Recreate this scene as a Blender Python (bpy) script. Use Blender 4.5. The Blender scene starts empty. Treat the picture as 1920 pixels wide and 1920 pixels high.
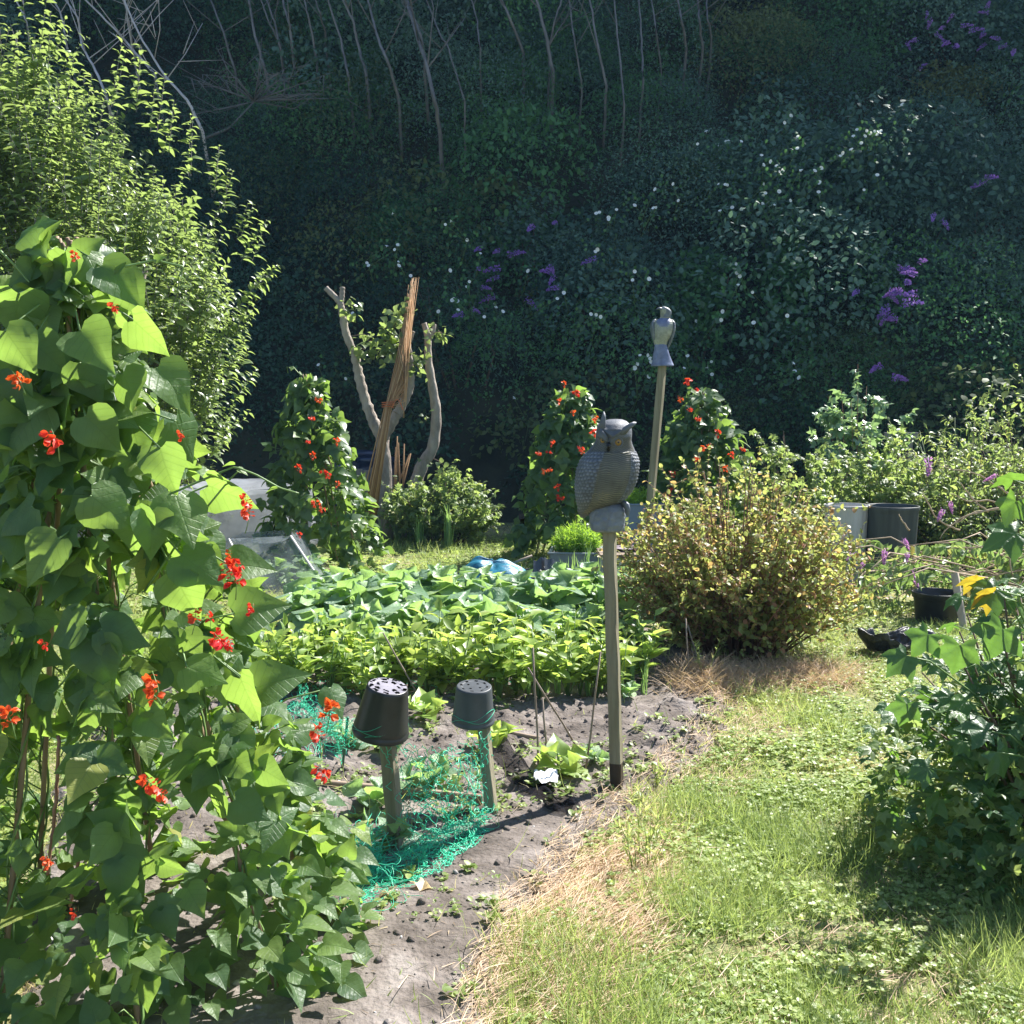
import bpy, math, random
import numpy as np
from mathutils import Vector, Matrix

# ------------------------------------------------------------------ scene, camera, light
C = bpy.context.scene
COL = C.collection
CAM_H = 1.6
PITCH = math.atan(190 / 1920)
cam = bpy.data.cameras.new('camera'); cam_o = bpy.data.objects.new('camera', cam); COL.objects.link(cam_o)
cam_o.location = (0, 0, CAM_H); cam_o.rotation_euler = (math.pi / 2 - PITCH, 0, 0)
cam.sensor_width = 36; cam.lens = 36; cam.clip_end = 500; cam.clip_start = 0.05
C.camera = cam_o
C.render.resolution_x = 1024; C.render.resolution_y = 1024

SUN_EL = math.radians(48)
SUN_H = Vector((0.72, 0.69, 0)).normalized()
SUN_DIR = Vector((SUN_H.x * math.cos(SUN_EL), SUN_H.y * math.cos(SUN_EL), math.sin(SUN_EL)))
W = bpy.data.worlds.new('World'); C.world = W; W.use_nodes = True
nt = W.node_tree; bg = nt.nodes['Background']
sky = nt.nodes.new('ShaderNodeTexSky'); sky.sky_type = 'NISHITA'; sky.sun_disc = False
sky.sun_elevation = SUN_EL; sky.sun_rotation = math.atan2(SUN_H.x, SUN_H.y)
sky.ozone_density = 3.0; sky.air_density = 1.0; sky.dust_density = 0.6
nt.links.new(sky.outputs[0], bg.inputs[0]); bg.inputs[1].default_value = 0.068
sl = bpy.data.lights.new('sun', 'SUN'); so = bpy.data.objects.new('sun', sl); COL.objects.link(so)
sl.energy = 5.0; sl.angle = math.radians(0.5); sl.color = (1.0, 0.965, 0.91)
so.rotation_euler = SUN_DIR.to_track_quat('Z', 'Y').to_euler(); so.location = (20, 20, 60)
C.view_settings.view_transform = 'Standard'; C.view_settings.look = 'None'
C.view_settings.exposure = 1.6; C.view_settings.gamma = 1
try:
    C.cycles.max_bounces = 6; C.cycles.diffuse_bounces = 3; C.cycles.transmission_bounces = 5; C.cycles.transparent_max_bounces = 10
except Exception: pass

# ------------------------------------------------------------------ helpers
R = np.random.default_rng(11)
random.seed(5)
PI = math.pi
cp, sp_ = math.cos(PITCH), math.sin(PITCH)

def ray(px, py):
    u = (px - 960) / 1920; v = (960 - py) / 1920
    return Vector((u, cp + v * sp_, -sp_ + v * cp))
def at(px, py, d):
    r = ray(px, py); k = d / r.y
    return Vector((r.x * k, d, CAM_H + r.z * k))
def gnd(px, py, z=0.0):
    r = ray(px, py); k = (z - CAM_H) / r.z
    return Vector((r.x * k, r.y * k, z))
def sx(d):           # metres per picture pixel (1920 wide) at depth d
    return d / 1920

# value noise (numpy), smooth, 2D/3D
_T = R.random((64, 64, 64))
def noise(x, y, z=0.0, f=1.0):
    x = np.asarray(x, float) * f + 100.3; y = np.asarray(y, float) * f + 57.1
    z = np.asarray(z, float) * f + 31.7 + 0 * x
    xi = np.floor(x).astype(int); yi = np.floor(y).astype(int); zi = np.floor(z).astype(int)
    a = x - xi; b = y - yi; c = z - zi
    a = a * a * (3 - 2 * a); b = b * b * (3 - 2 * b); c = c * c * (3 - 2 * c)
    def g(i, j, k): return _T[(xi + i) & 63, (yi + j) & 63, (zi + k) & 63]
    return ((g(0,0,0)*(1-a)+g(1,0,0)*a)*(1-b)+(g(0,1,0)*(1-a)+g(1,1,0)*a)*b)*(1-c) + \
           ((g(0,0,1)*(1-a)+g(1,0,1)*a)*(1-b)+(g(0,1,1)*(1-a)+g(1,1,1)*a)*b)*c
def fbm(x, y, z=0.0, f=1.0, o=4):
    s = 0; w = 0.5; t = 0
    for i in range(o):
        s = s + w * noise(x, y, z, f * 2 ** i); t += w; w *= 0.5
    return s / t

def norm(a):
    return a / np.maximum(np.linalg.norm(a, axis=-1, keepdims=True), 1e-9)
def frames(dirs, hint):
    y = norm(np.asarray(dirs, float)); h = np.asarray(hint, float) + 0 * y
    z = norm(h - (h * y).sum(-1, keepdims=True) * y + 1e-6)
    x = np.cross(y, z)
    return np.stack([x, y, z], axis=-1)

class NM:
    """numpy mesh collector: builds ONE mesh object"""
    def __init__(s):
        s.V = []; s.L = []; s.K = []; s.U = []; s.A = []; s.M = []; s.n = 0
    def raw(s, v, faces, rnd=0.5, mat=0, uv=None):
        v = np.asarray(v, float).reshape(-1, 3)
        loops = np.array([i for f in faces for i in f], int); k = np.array([len(f) for f in faces], int)
        s.V.append(v); s.L.append(loops + s.n); s.K.append(k)
        s.U.append(np.zeros((len(v), 2)) if uv is None else np.asarray(uv, float))
        s.A.append(np.full(len(v), rnd) if np.isscalar(rnd) else np.asarray(rnd)); s.M.append(np.zeros(len(k), int) + mat); s.n += len(v)
        return s
    def inst(s, T, pos, B, sc, rnd=None, mat=0):
        pos = np.asarray(pos, float); N = len(pos)
        if N == 0: return s
        sc = np.asarray(sc, float)
        if sc.ndim == 0: sc = np.full((N, 3), float(sc))
        elif sc.ndim == 1: sc = np.repeat(sc[:, None], 3, 1)
        v = np.einsum('nij,nvj->nvi', B, T['v'][None] * sc[:, None, :]) + pos[:, None, :]
        nv = len(T['v'])
        s.V.append(v.reshape(-1, 3))
        s.L.append((T['l'][None] + (np.arange(N) * nv)[:, None]).ravel() + s.n)
        s.K.append(np.tile(T['k'], N)); s.U.append(np.tile(T['uv'], (N, 1)))
        if rnd is None: rnd = R.random(N)
        s.A.append(np.repeat(np.asarray(rnd) + np.zeros(N), nv))
        m = np.asarray(mat)
        s.M.append(np.full(N * len(T['k']), int(mat)) if m.ndim == 0 else np.repeat(m, len(T['k'])))
        s.n += N * nv
        return s
    def tube(s, pts, rad, sides=6, rnd=0.5, mat=0, cap=True):
        p = np.asarray([tuple(q) for q in pts], float); n = len(p)
        rad = np.full(n, rad) if np.isscalar(rad) else np.asarray(rad, float)
        t = norm(np.gradient(p, axis=0)); up = np.array([0.13, 0.21, 0.97]) if abs(t[0, 2]) < 0.9 else np.array([0.97, 0.1, 0.2])
        x = norm(np.cross(t, up)); y = np.cross(t, x)
        a = np.arange(sides) * 2 * PI / sides
        v = p[:, None] + rad[:, None, None] * (np.cos(a)[None, :, None] * x[:, None] + np.sin(a)[None, :, None] * y[:, None])
        F = [[i * sides + j, i * sides + (j + 1) % sides, (i + 1) * sides + (j + 1) % sides, (i + 1) * sides + j] for i in range(n - 1) for j in range(sides)]
        if cap: F += [list(range(sides))[::-1], [(n - 1) * sides + j for j in range(sides)]]
        ln = np.concatenate([[0], np.cumsum(np.linalg.norm(np.diff(p, axis=0), axis=1))])
        uv = np.stack([np.tile(np.arange(sides) / sides, n), np.repeat(ln, sides)], 1)
        return s.raw(v, F, rnd, mat, uv)
    def box(s, c, size, rot=None, rnd=0.5, mat=0, bev=0.0):
        hx, hy, hz = [q / 2 for q in size]; b = min(bev, hx * .9, hy * .9, hz * .9)
        Rm = np.array(rot) if rot is not None else np.eye(3)
        if b <= 0:
            v = np.array([[x, y, z] for x in (-hx, hx) for y in (-hy, hy) for z in (-hz, hz)])
            F = [[0,1,3,2],[4,6,7,5],[0,4,5,1],[2,3,7,6],[0,2,6,4],[1,5,7,3]]
        else:
            import itertools
            v = []; idx = {}
            for sx_, sy_, sz_ in itertools.product((-1, 1), repeat=3):
                for ax in range(3):
                    q = [sx_ * (hx - b), sy_ * (hy - b), sz_ * (hz - b)]; q[ax] = (sx_, sy_, sz_)[ax] * (hx, hy, hz)[ax]
                    idx[(sx_, sy_, sz_, ax)] = len(v); v.append(q)
            F = []
            for ax in range(3):
                o = [i for i in range(3) if i != ax]
                for sg in (-1, 1):
                    f = []
                    for a, bb in ((-1, -1), (1, -1), (1, 1), (-1, 1)):
                        k = [0, 0, 0]; k[ax] = sg; k[o[0]] = a; k[o[1]] = bb; f.append(idx[(*k, ax)])
                    F.append(f)
            for ax in range(3):
                o = [i for i in range(3) if i != ax]
                for a in (-1, 1):
                    for bb in (-1, 1):
                        k0 = [0, 0, 0]; k0[o[0]] = a; k0[o[1]] = bb; k1 = list(k0); k0[ax] = -1; k1[ax] = 1
                        F.append([idx[(*k0, o[0])], idx[(*k1, o[0])], idx[(*k1, o[1])], idx[(*k0, o[1])]])
            for t in itertools.product((-1, 1), repeat=3): F.append([idx[(*t, 0)], idx[(*t, 1)], idx[(*t, 2)]])
            v = np.array(v)
        v = v @ Rm.T + np.array(tuple(c))
        return s.raw(v, F, rnd, mat)
    def lathe(s, prof, c=(0, 0, 0), seg=32, rnd=0.5, mat=0, M=None, arc=2 * PI):
        prof = np.asarray(prof, float); n = len(prof); a = np.arange(seg) * arc / seg
        v = np.stack([prof[:, 0][:, None] * np.cos(a), prof[:, 0][:, None] * np.sin(a), prof[:, 1][:, None] + 0 * a], -1).reshape(-1, 3)
        if M is not None: v = v @ np.array(M).T
        v = v + np.array(tuple(c))
        F = [[i * seg + j, i * seg + (j + 1) % seg, (i + 1) * seg + (j + 1) % seg, (i + 1) * seg + j] for i in range(n - 1) for j in range(seg)]
        uv = np.stack([np.tile(a / (2 * PI), n), np.repeat(prof[:, 1], seg)], 1)
        return s.raw(v, F, rnd, mat, uv)
    def grid(s, P, rnd=0.5, mat=0, wrap=False, uv=None):
        P = np.asarray(P, float); a, b = P.shape[:2]
        F = [[i * b + j, i * b + (j + 1) % b, (i + 1) * b + (j + 1) % b, (i + 1) * b + j] for i in range(a - 1) for j in range(b if wrap else b - 1)]
        if uv is None:
            U, Vv = np.meshgrid(np.linspace(0, 1, b), np.linspace(0, 1, a)); uv = np.stack([U.ravel(), Vv.ravel()], 1)
        return s.raw(P.reshape(-1, 3), F, rnd, mat, uv)
    def mesh(s, name, mats, smooth=True, off=(0, 0, 0)):
        V = np.concatenate(s.V) - np.array(tuple(off)); L = np.concatenate(s.L); K = np.concatenate(s.K)
        me = bpy.data.meshes.new(name)
        me.vertices.add(len(V)); me.vertices.foreach_set('co', V.astype(np.float32).ravel())
        me.loops.add(len(L)); me.loops.foreach_set('vertex_index', L.astype(np.int32))
        me.polygons.add(len(K)); st = np.concatenate([[0], np.cumsum(K)[:-1]]).astype(np.int32)
        me.polygons.foreach_set('loop_start', st); me.polygons.foreach_set('loop_total', K.astype(np.int32))
        if not isinstance(mats, (list, tuple)): mats = [mats]
        for m in mats: me.materials.append(m)
        me.polygons.foreach_set('material_index', np.concatenate(s.M).astype(np.int32))
        me.update(calc_edges=True)
        at_ = me.attributes.new('rnd', 'FLOAT', 'POINT'); at_.data.foreach_set('value', np.concatenate(s.A).astype(np.float32))
        U = np.concatenate(s.U); ul = me.uv_layers.new(name='UVMap'); ul.data.foreach_set('uv', U[L].astype(np.float32).ravel())
        me.polygons.foreach_set('use_smooth', np.full(len(K), bool(smooth)))
        me.update(); me.validate()
        return me
    def build(s, name, mats, parent=None, smooth=True):
        off = parent.location if parent is not None else (0, 0, 0)
        if parent is not None and parent.parent is not None: off = Vector(off) + parent.parent.location
        me = s.mesh(name, mats, smooth, off)
        o = bpy.data.objects.new(name, me); COL.objects.link(o)
        if parent is not None: o.parent = parent
        return o

def tag(o, label=None, cat=None, group=None, kind=None):
    if label: o['label'] = label
    if cat: o['category'] = cat
    if group: o['group'] = group
    if kind: o['kind'] = kind
    return o
def thing(name, loc, label, cat, group=None):
    o = bpy.data.objects.new(name, None); COL.objects.link(o); o.location = loc; o.empty_display_size = 0.1
    return tag(o, label, cat, group)
def put(me, name, parent, world, rot=(0, 0, 0), sc=1.0):
    o = bpy.data.objects.new(name, me); COL.objects.link(o)
    if parent is not None: o.parent = parent; o.location = Vector(world) - parent.location
    else: o.location = world
    o.rotation_euler = rot; o.scale = (sc, sc, sc) if np.isscalar(sc) else sc
    return o
def dup(root, loc, rz=0, sc=1.0, label=None, group=None):
    r = root.copy(); COL.objects.link(r); r.location = loc; r.rotation_euler = (0, 0, rz); r.scale = (sc, sc, sc)
    if label: r['label'] = label
    if group: r['group'] = group
    for ch in list(root.children):
        c = ch.copy(); COL.objects.link(c); c.parent = r
        for g in list(ch.children):
            d = g.copy(); COL.objects.link(d); d.parent = c
    return r

# ------------------------------------------------------------------ materials
def mat_new(name):
    m = bpy.data.materials.new(name); m.use_nodes = True
    n = m.node_tree; n.nodes.clear(); out = n.nodes.new('ShaderNodeOutputMaterial'); return m, n, out
def _ramp(n, stops, fac, interp='LINEAR'):
    r = n.nodes.new('ShaderNodeValToRGB'); r.color_ramp.interpolation = interp
    e = r.color_ramp.elements
    while len(e) < len(stops): e.new(0.5)
    for i, (p, c) in enumerate(stops): e[i].position = p; e[i].color = (*c, 1)
    n.links.new(fac, r.inputs[0]); return r.outputs[0]
def leaf_mat(name, stops, tcol, trans=0.45, rough=0.42, spec=0.5, veins=False, vein_n=7.0, nscale=30, back=None, crinkle=0.0):
    """stops: colours along the per-leaf random value; tcol: colour of light passing through the blade"""
    m, n, out = mat_new(name); ln = n.links.new
    a = n.nodes.new('ShaderNodeAttribute'); a.attribute_name = 'rnd'
    col = _ramp(n, stops, a.outputs['Fac'])
    oi = n.nodes.new('ShaderNodeObjectInfo')
    tc = n.nodes.new('ShaderNodeTexCoord')
    nz = n.nodes.new('ShaderNodeTexNoise'); nz.inputs['Scale'].default_value = nscale; ln(tc.outputs['Object'], nz.inputs[0])
    hs = n.nodes.new('ShaderNodeHueSaturation')
    mr = n.nodes.new('ShaderNodeMapRange'); mr.inputs[3].default_value = 0.72; mr.inputs[4].default_value = 1.3; ln(nz.outputs[0], mr.inputs[0])
    ln(mr.outputs[0], hs.inputs['Value']); ln(col, hs.inputs['Color'])
    mr2 = n.nodes.new('ShaderNodeMapRange'); mr2.inputs[3].default_value = 0.485; mr2.inputs[4].default_value = 0.515; ln(oi.outputs['Random'], mr2.inputs[0]); ln(mr2.outputs[0], hs.inputs['Hue'])
    c2 = hs.outputs[0]
    bs = n.nodes.new('ShaderNodeBsdfPrincipled'); bs.inputs['Roughness'].default_value = rough; bs.inputs['Specular IOR Level'].default_value = spec
    tr = n.nodes.new('ShaderNodeBsdfTranslucent')
    tm = n.nodes.new('ShaderNodeMix'); tm.data_type = 'RGBA'; tm.blend_type = 'MULTIPLY'; tm.inputs[0].default_value = 0.0
    # translucent colour follows the leaf's own hue a little
    mx = n.nodes.new('ShaderNodeMix'); mx.data_type = 'RGBA'; mx.inputs[0].default_value = 0.35; mx.inputs[6].default_value = (*tcol, 1)
    sc = n.nodes.new('ShaderNodeMix'); sc.data_type = 'RGBA'; sc.blend_type = 'MULTIPLY'; sc.inputs[0].default_value = 1; ln(c2, sc.inputs[6]); sc.inputs[7].default_value = (3.2, 3.2, 2.2, 1)
    ln(sc.outputs[2], mx.inputs[7]); tcol_out = mx.outputs[2]
    hgt = None
    if veins:
        uv = n.nodes.new('ShaderNodeUVMap'); sep = n.nodes.new('ShaderNodeSeparateXYZ'); ln(uv.outputs[0], sep.inputs[0])
        def M(op, *args):
            q = n.nodes.new('ShaderNodeMath'); q.operation = op
            for i, v in enumerate(args):
                if isinstance(v, (int, float)): q.inputs[i].default_value = v
                else: ln(v, q.inputs[i])
            return q.outputs[0]
        au = M('ABSOLUTE', sep.outputs[0])
        ph = M('MULTIPLY', M('SUBTRACT', sep.outputs[1], M('MULTIPLY', au, 0.34)), vein_n)
        fr = M('ABSOLUTE', M('SUBTRACT', M('FRACT', ph), 0.5))
        v1 = M('SMOOTHSTEP' if False else 'MULTIPLY', M('MAXIMUM', M('SUBTRACT', 0.09, fr), 0.0), 11.0)
        v2 = M('MULTIPLY', M('MAXIMUM', M('SUBTRACT', 0.045, au), 0.0), 22.0)
        vv = M('MINIMUM', M('ADD', v1, v2), 1.0)
        vf = M('MULTIPLY', vv, 0.5)
        m3 = n.nodes.new('ShaderNodeMix'); m3.data_type = 'RGBA'; ln(vf, m3.inputs[0]); ln(c2, m3.inputs[6]); m3.inputs[7].default_value = (0.16, 0.26, 0.09, 1); c2 = m3.outputs[2]
        m4 = n.nodes.new('ShaderNodeMix'); m4.data_type = 'RGBA'; m4.blend_type = 'MULTIPLY'; ln(vf, m4.inputs[0]); ln(tcol_out, m4.inputs[6]); m4.inputs[7].default_value = (0.5, 0.55, 0.4, 1); tcol_out = m4.outputs[2]
        n2 = n.nodes.new('ShaderNodeTexNoise'); n2.inputs['Scale'].default_value = 70; ln(tc.outputs['Object'], n2.inputs[0])
        hgt = M('ADD', M('MULTIPLY', vv, -0.28), M('MULTIPLY', n2.outputs[0], 0.9 + crinkle))
        bp = n.nodes.new('ShaderNodeBump'); bp.inputs['Strength'].default_value = 0.55; bp.inputs['Distance'].default_value = 0.005; ln(hgt, bp.inputs['Height'])
        ln(bp.outputs[0], bs.inputs['Normal'])
    ln(c2, bs.inputs['Base Color']); ln(tcol_out, tr.inputs['Color'])
    ms = n.nodes.new('ShaderNodeMixShader'); ms.inputs[0].default_value = trans
    ln(bs.outputs[0], ms.inputs[1]); ln(tr.outputs[0], ms.inputs[2]); ln(ms.outputs[0], out.inputs[0])
    return m
def surf_mat(name, stops, scale=8.0, rough=0.85, bump=0.3, bdist=0.01, spec=0.3, detail=6, stretch=(1, 1, 1), coord='Object', metal=0.0, rnd_mix=0.0, fine=0):
    m, n, out = mat_new(name); ln = n.links.new
    tc = n.nodes.new('ShaderNodeTexCoord'); mp = n.nodes.new('ShaderNodeMapping'); mp.inputs['Scale'].default_value = stretch; ln(tc.outputs[coord], mp.inputs[0])
    nz = n.nodes.new('ShaderNodeTexNoise'); nz.inputs['Scale'].default_value = scale; nz.inputs['Detail'].default_value = detail; nz.inputs['Roughness'].default_value = 0.62; ln(mp.outputs[0], nz.inputs[0])
    fac = nz.outputs[0]
    if rnd_mix:
        a = n.nodes.new('ShaderNodeAttribute'); a.attribute_name = 'rnd'
        mm = n.nodes.new('ShaderNodeMix'); mm.inputs[0].default_value = rnd_mix; ln(fac, mm.inputs[2]); ln(a.outputs['Fac'], mm.inputs[3]); fac = mm.outputs[0]
    col = _ramp(n, stops, fac)
    bs = n.nodes.new('ShaderNodeBsdfPrincipled'); bs.inputs['Roughness'].default_value = rough; bs.inputs['Specular IOR Level'].default_value = spec; bs.inputs['Metallic'].default_value = metal
    ln(col, bs.inputs['Base Color'])
    h = nz.outputs[0]
    if fine:
        nf = n.nodes.new('ShaderNodeTexNoise'); nf.inputs['Scale'].default_value = fine; nf.inputs['Detail'].default_value = 4; ln(mp.outputs[0], nf.inputs[0])
        ad = n.nodes.new('ShaderNodeMath'); ad.operation = 'ADD'; ln(h, ad.inputs[0]); ln(nf.outputs[0], ad.inputs[1]); h = ad.outputs[0]
    bp = n.nodes.new('ShaderNodeBump'); bp.inputs['Strength'].default_value = bump; bp.inputs['Distance'].default_value = bdist; ln(h, bp.inputs['Height']); ln(bp.outputs[0], bs.inputs['Normal'])
    ln(bs.outputs[0], out.inputs[0]); return m
def net_mat(name, col, dens, rough=0.6, hole=220, trans=0.5):
    """woven fabric seen as a fine see-through weave"""
    m, n, out = mat_new(name); ln = n.links.new
    tc = n.nodes.new('ShaderNodeTexCoord'); nz = n.nodes.new('ShaderNodeTexNoise'); nz.inputs['Scale'].default_value = 5; ln(tc.outputs['Object'], nz.inputs[0])
    mr = n.nodes.new('ShaderNodeMapRange'); mr.inputs[1].default_value = .3; mr.inputs[2].default_value = .7; mr.inputs[3].default_value = dens - .15; mr.inputs[4].default_value = dens + .15; ln(nz.outputs[0], mr.inputs[0])
    d = n.nodes.new('ShaderNodeBsdfDiffuse'); d.inputs[0].default_value = (*col, 1); t = n.nodes.new('ShaderNodeBsdfTranslucent'); t.inputs[0].default_value = (*col, 1)
    a = n.nodes.new('ShaderNodeMixShader'); a.inputs[0].default_value = trans; ln(d.outputs[0], a.inputs[1]); ln(t.outputs[0], a.inputs[2])
    tp = n.nodes.new('ShaderNodeBsdfTransparent'); b = n.nodes.new('ShaderNodeMixShader'); ln(mr.outputs[0], b.inputs[0]); ln(tp.outputs[0], b.inputs[1]); ln(a.outputs[0], b.inputs[2])
    ln(b.outputs[0], out.inputs[0]); return m
def plain(name, col, rough=0.5, spec=0.5, var=0.25, scale=12, bump=0.1, coat=0):
    lo = tuple(c * (1 - var) for c in col); hi = tuple(min(1, c * (1 + var)) for c in col)
    return surf_mat(name, [(0.3, lo), (0.7, hi)], scale=scale, rough=rough, spec=spec, bump=bump, bdist=0.004)

# ------------------------------------------------------------------ leaf templates (base at 0, axis +Y, upper face +Z)
def leafT(sec, ns=3, fold=0.25, curl=0.25, wave=0.0, lobe=0.0, seed=0):
    """sec: (t, half width) pairs from base to tip"""
    s = np.linspace(-1, 1, ns); V = []; UV = []
    rr = np.random.default_rng(seed)
    ph = rr.random(3) * 6
    for t, w in sec:
        for q in s:
            y = t - lobe * abs(q) ** 1.5 * max(0, 1 - t * 3)
            z = fold * abs(q) * w - curl * t * t + wave * w * math.sin(t * 9 + ph[0] + q * 2.2) * abs(q) + wave * 0.4 * math.sin(t * 6 + ph[1]) * 0.3
            V.append((q * w, y, z)); UV.append((q * w * 2, t))
    n = len(sec); L = []; K = []
    for i in range(n - 1):
        for j in range(ns - 1):
            L += [i * ns + j, i * ns + j + 1, (i + 1) * ns + j + 1, (i + 1) * ns + j]; K.append(4)
    return dict(v=np.array(V), l=np.array(L), k=np.array(K), uv=np.array(UV))
def lobedT(lobes, rin=0.35, fold=0.1, curl=0.2, per=6, seed=0, a0=-2.5):
    """palmate leaf: fan of lobes around the leaf-stalk point; lobes = list of (angle from tip axis, length)"""
    rr = np.random.default_rng(seed)
    A = []; 
    for i, (a, l) in enumerate(lobes):
        A.append((a, l, 1))
        if i < len(lobes) - 1:
            b, l2 = lobes[i + 1]
            A.append(((a * 0.72 + b * 0.28), l * 0.72, 2)); A.append(((a + b) / 2, min(l, l2) * (rin + .18), 0)); A.append(((a * 0.28 + b * 0.72), l2 * 0.72, 2))
    A = [(lobes[0][0] - 0.28, lobes[0][1] * 0.55, 2)] + A + [(lobes[-1][0] + 0.28, lobes[-1][1] * 0.55, 2)]
    V = [(0, 0, 0)]; UV = [(0, 0)]
    for ring in (0.5, 1.0):
        for a, l, k in A:
            r = l * ring * (1 + (rr.random() - .5) * .06)
            z = (fold * l * (1 if k == 0 else -0.6 if k == 1 else 0.1)) * ring - curl * (r * r)
            V.append((math.sin(a) * r, math.cos(a) * r, z)); UV.append((math.sin(a * 1.0) * r * .5, r))
    n = len(A); L = []; K = []
    for j in range(n - 1):
        L += [0, 1 + j + 1, 1 + j]; K.append(3)
        L += [1 + j, 1 + j + 1, 1 + n + j + 1, 1 + n + j]; K.append(4)
    V = np.array(V, float)
    return dict(v=V, l=np.array(L), k=np.array(K), uv=np.array(UV, float))
def stickT(sides=3, taper=0.6):
    V = []; a = [i * 2 * PI / sides for i in range(sides)]
    for q in a: V.append((math.cos(q), 0, math.sin(q)))
    for q in a: V.append((math.cos(q) * taper, 1, math.sin(q) * taper))
    L = []; K = []
    for j in range(sides): L += [j, (j + 1) % sides, sides + (j + 1) % sides, sides + j]; K.append(4)
    return dict(v=np.array(V), l=np.array(L), k=np.array(K), uv=np.array([(0, v[1]) for v in V]))
ST = stickT()
def sticks(nm, p0, p1, r, rnd=None, mat=0):
    p0 = np.asarray(p0, float); d = np.asarray(p1, float) - p0; ln = np.linalg.norm(d, axis=-1)
    r = np.asarray(r, float) + 0 * ln
    nm.inst(ST, p0, frames(d, np.array([0.3, 0.5, 0.8])), np.stack([r, ln, r], 1), rnd, mat)

BEAN = leafT([(0, .16), (.04, .34), (.13, .45), (.26, .47), (.42, .41), (.58, .29), (.74, .17), (.88, .08), (1, .008)], 7, fold=.22, curl=.28, wave=.10, lobe=.10, seed=1)
BEAN2 = leafT([(0, .16), (.05, .36), (.14, .46), (.28, .48), (.44, .40), (.6, .27), (.76, .15), (.9, .06), (1, .008)], 7, fold=-.18, curl=.15, wave=.16, lobe=.12, seed=4)
BEAN_S = leafT([(0, .2), (.12, .42), (.32, .46), (.6, .27), (1, .01)], 3, fold=.2, curl=.3, lobe=.06)
OVAL = leafT([(0, .03), (.3, .24), (.65, .2), (1, .01)], 3, fold=.35, curl=.3)
OVAL6 = leafT([(0, .03), (.2, .19), (.45, .26), (.75, .16), (1, .01)], 3, fold=.4, curl=.45)
ROUND = leafT([(0, .1), (.3, .38), (.7, .34), (1, .04)], 3, fold=.25, curl=.25)
LANCE = leafT([(0, .02), (.35, .12), (.7, .08), (1, .005)], 3, fold=.4, curl=.5)
BRASS = leafT([(0, .03), (.12, .04), (.2, .10), (.28, .22), (.38, .27), (.48, .34), (.6, .32), (.72, .33), (.84, .24), (.94, .14), (1, .03)], 9, fold=.45, curl=.55, wave=.95, seed=9)
BRASS2 = leafT([(0, .03), (.12, .04), (.2, .12), (.3, .26), (.4, .28), (.5, .36), (.62, .32), (.74, .31), (.86, .2), (.95, .1), (1, .02)], 9, fold=-.1, curl=1.0, wave=.85, seed=13)
MAPLE = lobedT([(-2.1, .55), (-1.05, .85), (0, 1.0), (1.05, .85), (2.1, .55)], rin=.5, fold=.12, curl=.25, seed=2)
MAPLE2 = lobedT([(-2.0, .6), (-.95, .88), (0, 1.0), (.95, .88), (2.0, .6)], rin=.6, fold=.10, curl=.35, seed=3)
CURR = lobedT([(-1.9, .6), (-.9, .85), (0, .9), (.9, .85), (1.9, .6)], rin=.5, fold=.1, curl=.3, seed=5)
BLADE = leafT([(0, .5), (.5, .38), (1, .02)], 2, fold=0, curl=.35)
BLADE3 = leafT([(0, .5), (.3, .5), (.6, .38), (.85, .2), (1, .02)], 2, fold=0, curl=.55)
DISC = dict(v=np.array([(0, 0, -.12)] + [(math.cos(a) * .5, math.sin(a) * .5, .1) for a in np.arange(9) * 2 * PI / 9]),
            l=np.array([q for j in range(9) for q in (0, 1 + j, 1 + (j + 1) % 9)]), k=np.full(9, 3), uv=np.zeros((10, 2)))

# foliage colours (real-world base colours)
G1 = (0.035, 0.075, 0.02); G2 = (0.07, 0.14, 0.03); G3 = (0.11, 0.2, 0.04)
M_BEAN = leaf_mat('bean_leaf', [(0, (.05, .105, .055)), (.5, (.08, .15, .065)), (.9, (.125, .21, .07)), (.97, (.17, .24, .07)), (1, (.28, .28, .07))], (.38, .58, .06), trans=.47, rough=.46, spec=.42, veins=True, vein_n=6.5)
M_BEANFAR = leaf_mat('bean_leaf_far', [(0, (.04, .09, .04)), (.7, (.075, .14, .055)), (1, (.12, .2, .06))], (.32, .48, .06), trans=.4, rough=.42)
M_APPLE = leaf_mat('apple_leaf', [(0, (.06, .105, .045)), (.7, (.11, .165, .06)), (1, (.19, .25, .09))], (.42, .53, .14), trans=.42, rough=.36, spec=.6)
M_BERRY = leaf_mat('berry_bush_leaf', [(0, (.12, .17, .055)), (.55, (.19, .24, .075)), (.72, (.28, .29, .10)), (.85, (.36, .22, .11)), (1, (.32, .13, .08))], (.52, .56, .16), trans=.42, rough=.5)
M_CURR = leaf_mat('fruit_bush_leaf', [(0, (.07, .12, .045)), (.6, (.13, .19, .07)), (.93, (.22, .28, .10)), (1, (.38, .36, .10))], (.42, .54, .14), trans=.42, rough=.45)
M_SYC = leaf_mat('sycamore_leaf', [(0, (.04, .09, .045)), (.6, (.075, .145, .06)), (.96, (.09, .17, .04)), (1, (.45, .22, .03))], (.22, .42, .03), trans=.36, rough=.42, spec=.4, veins=True, vein_n=5)
M_BRASS = leaf_mat('brassica_leaf', [(0, (.13, .21, .15)), (.6, (.2, .3, .2)), (1, (.27, .38, .18))], (.34, .55, .05), trans=.38, rough=.42, spec=.55, veins=True, vein_n=6, crinkle=.6)
M_BEET = leaf_mat('leafy_green', [(0, (.13, .2, .05)), (.7, (.21, .3, .07)), (1, (.31, .38, .10))], (.50, .62, .12), trans=.42, rough=.4)
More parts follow.
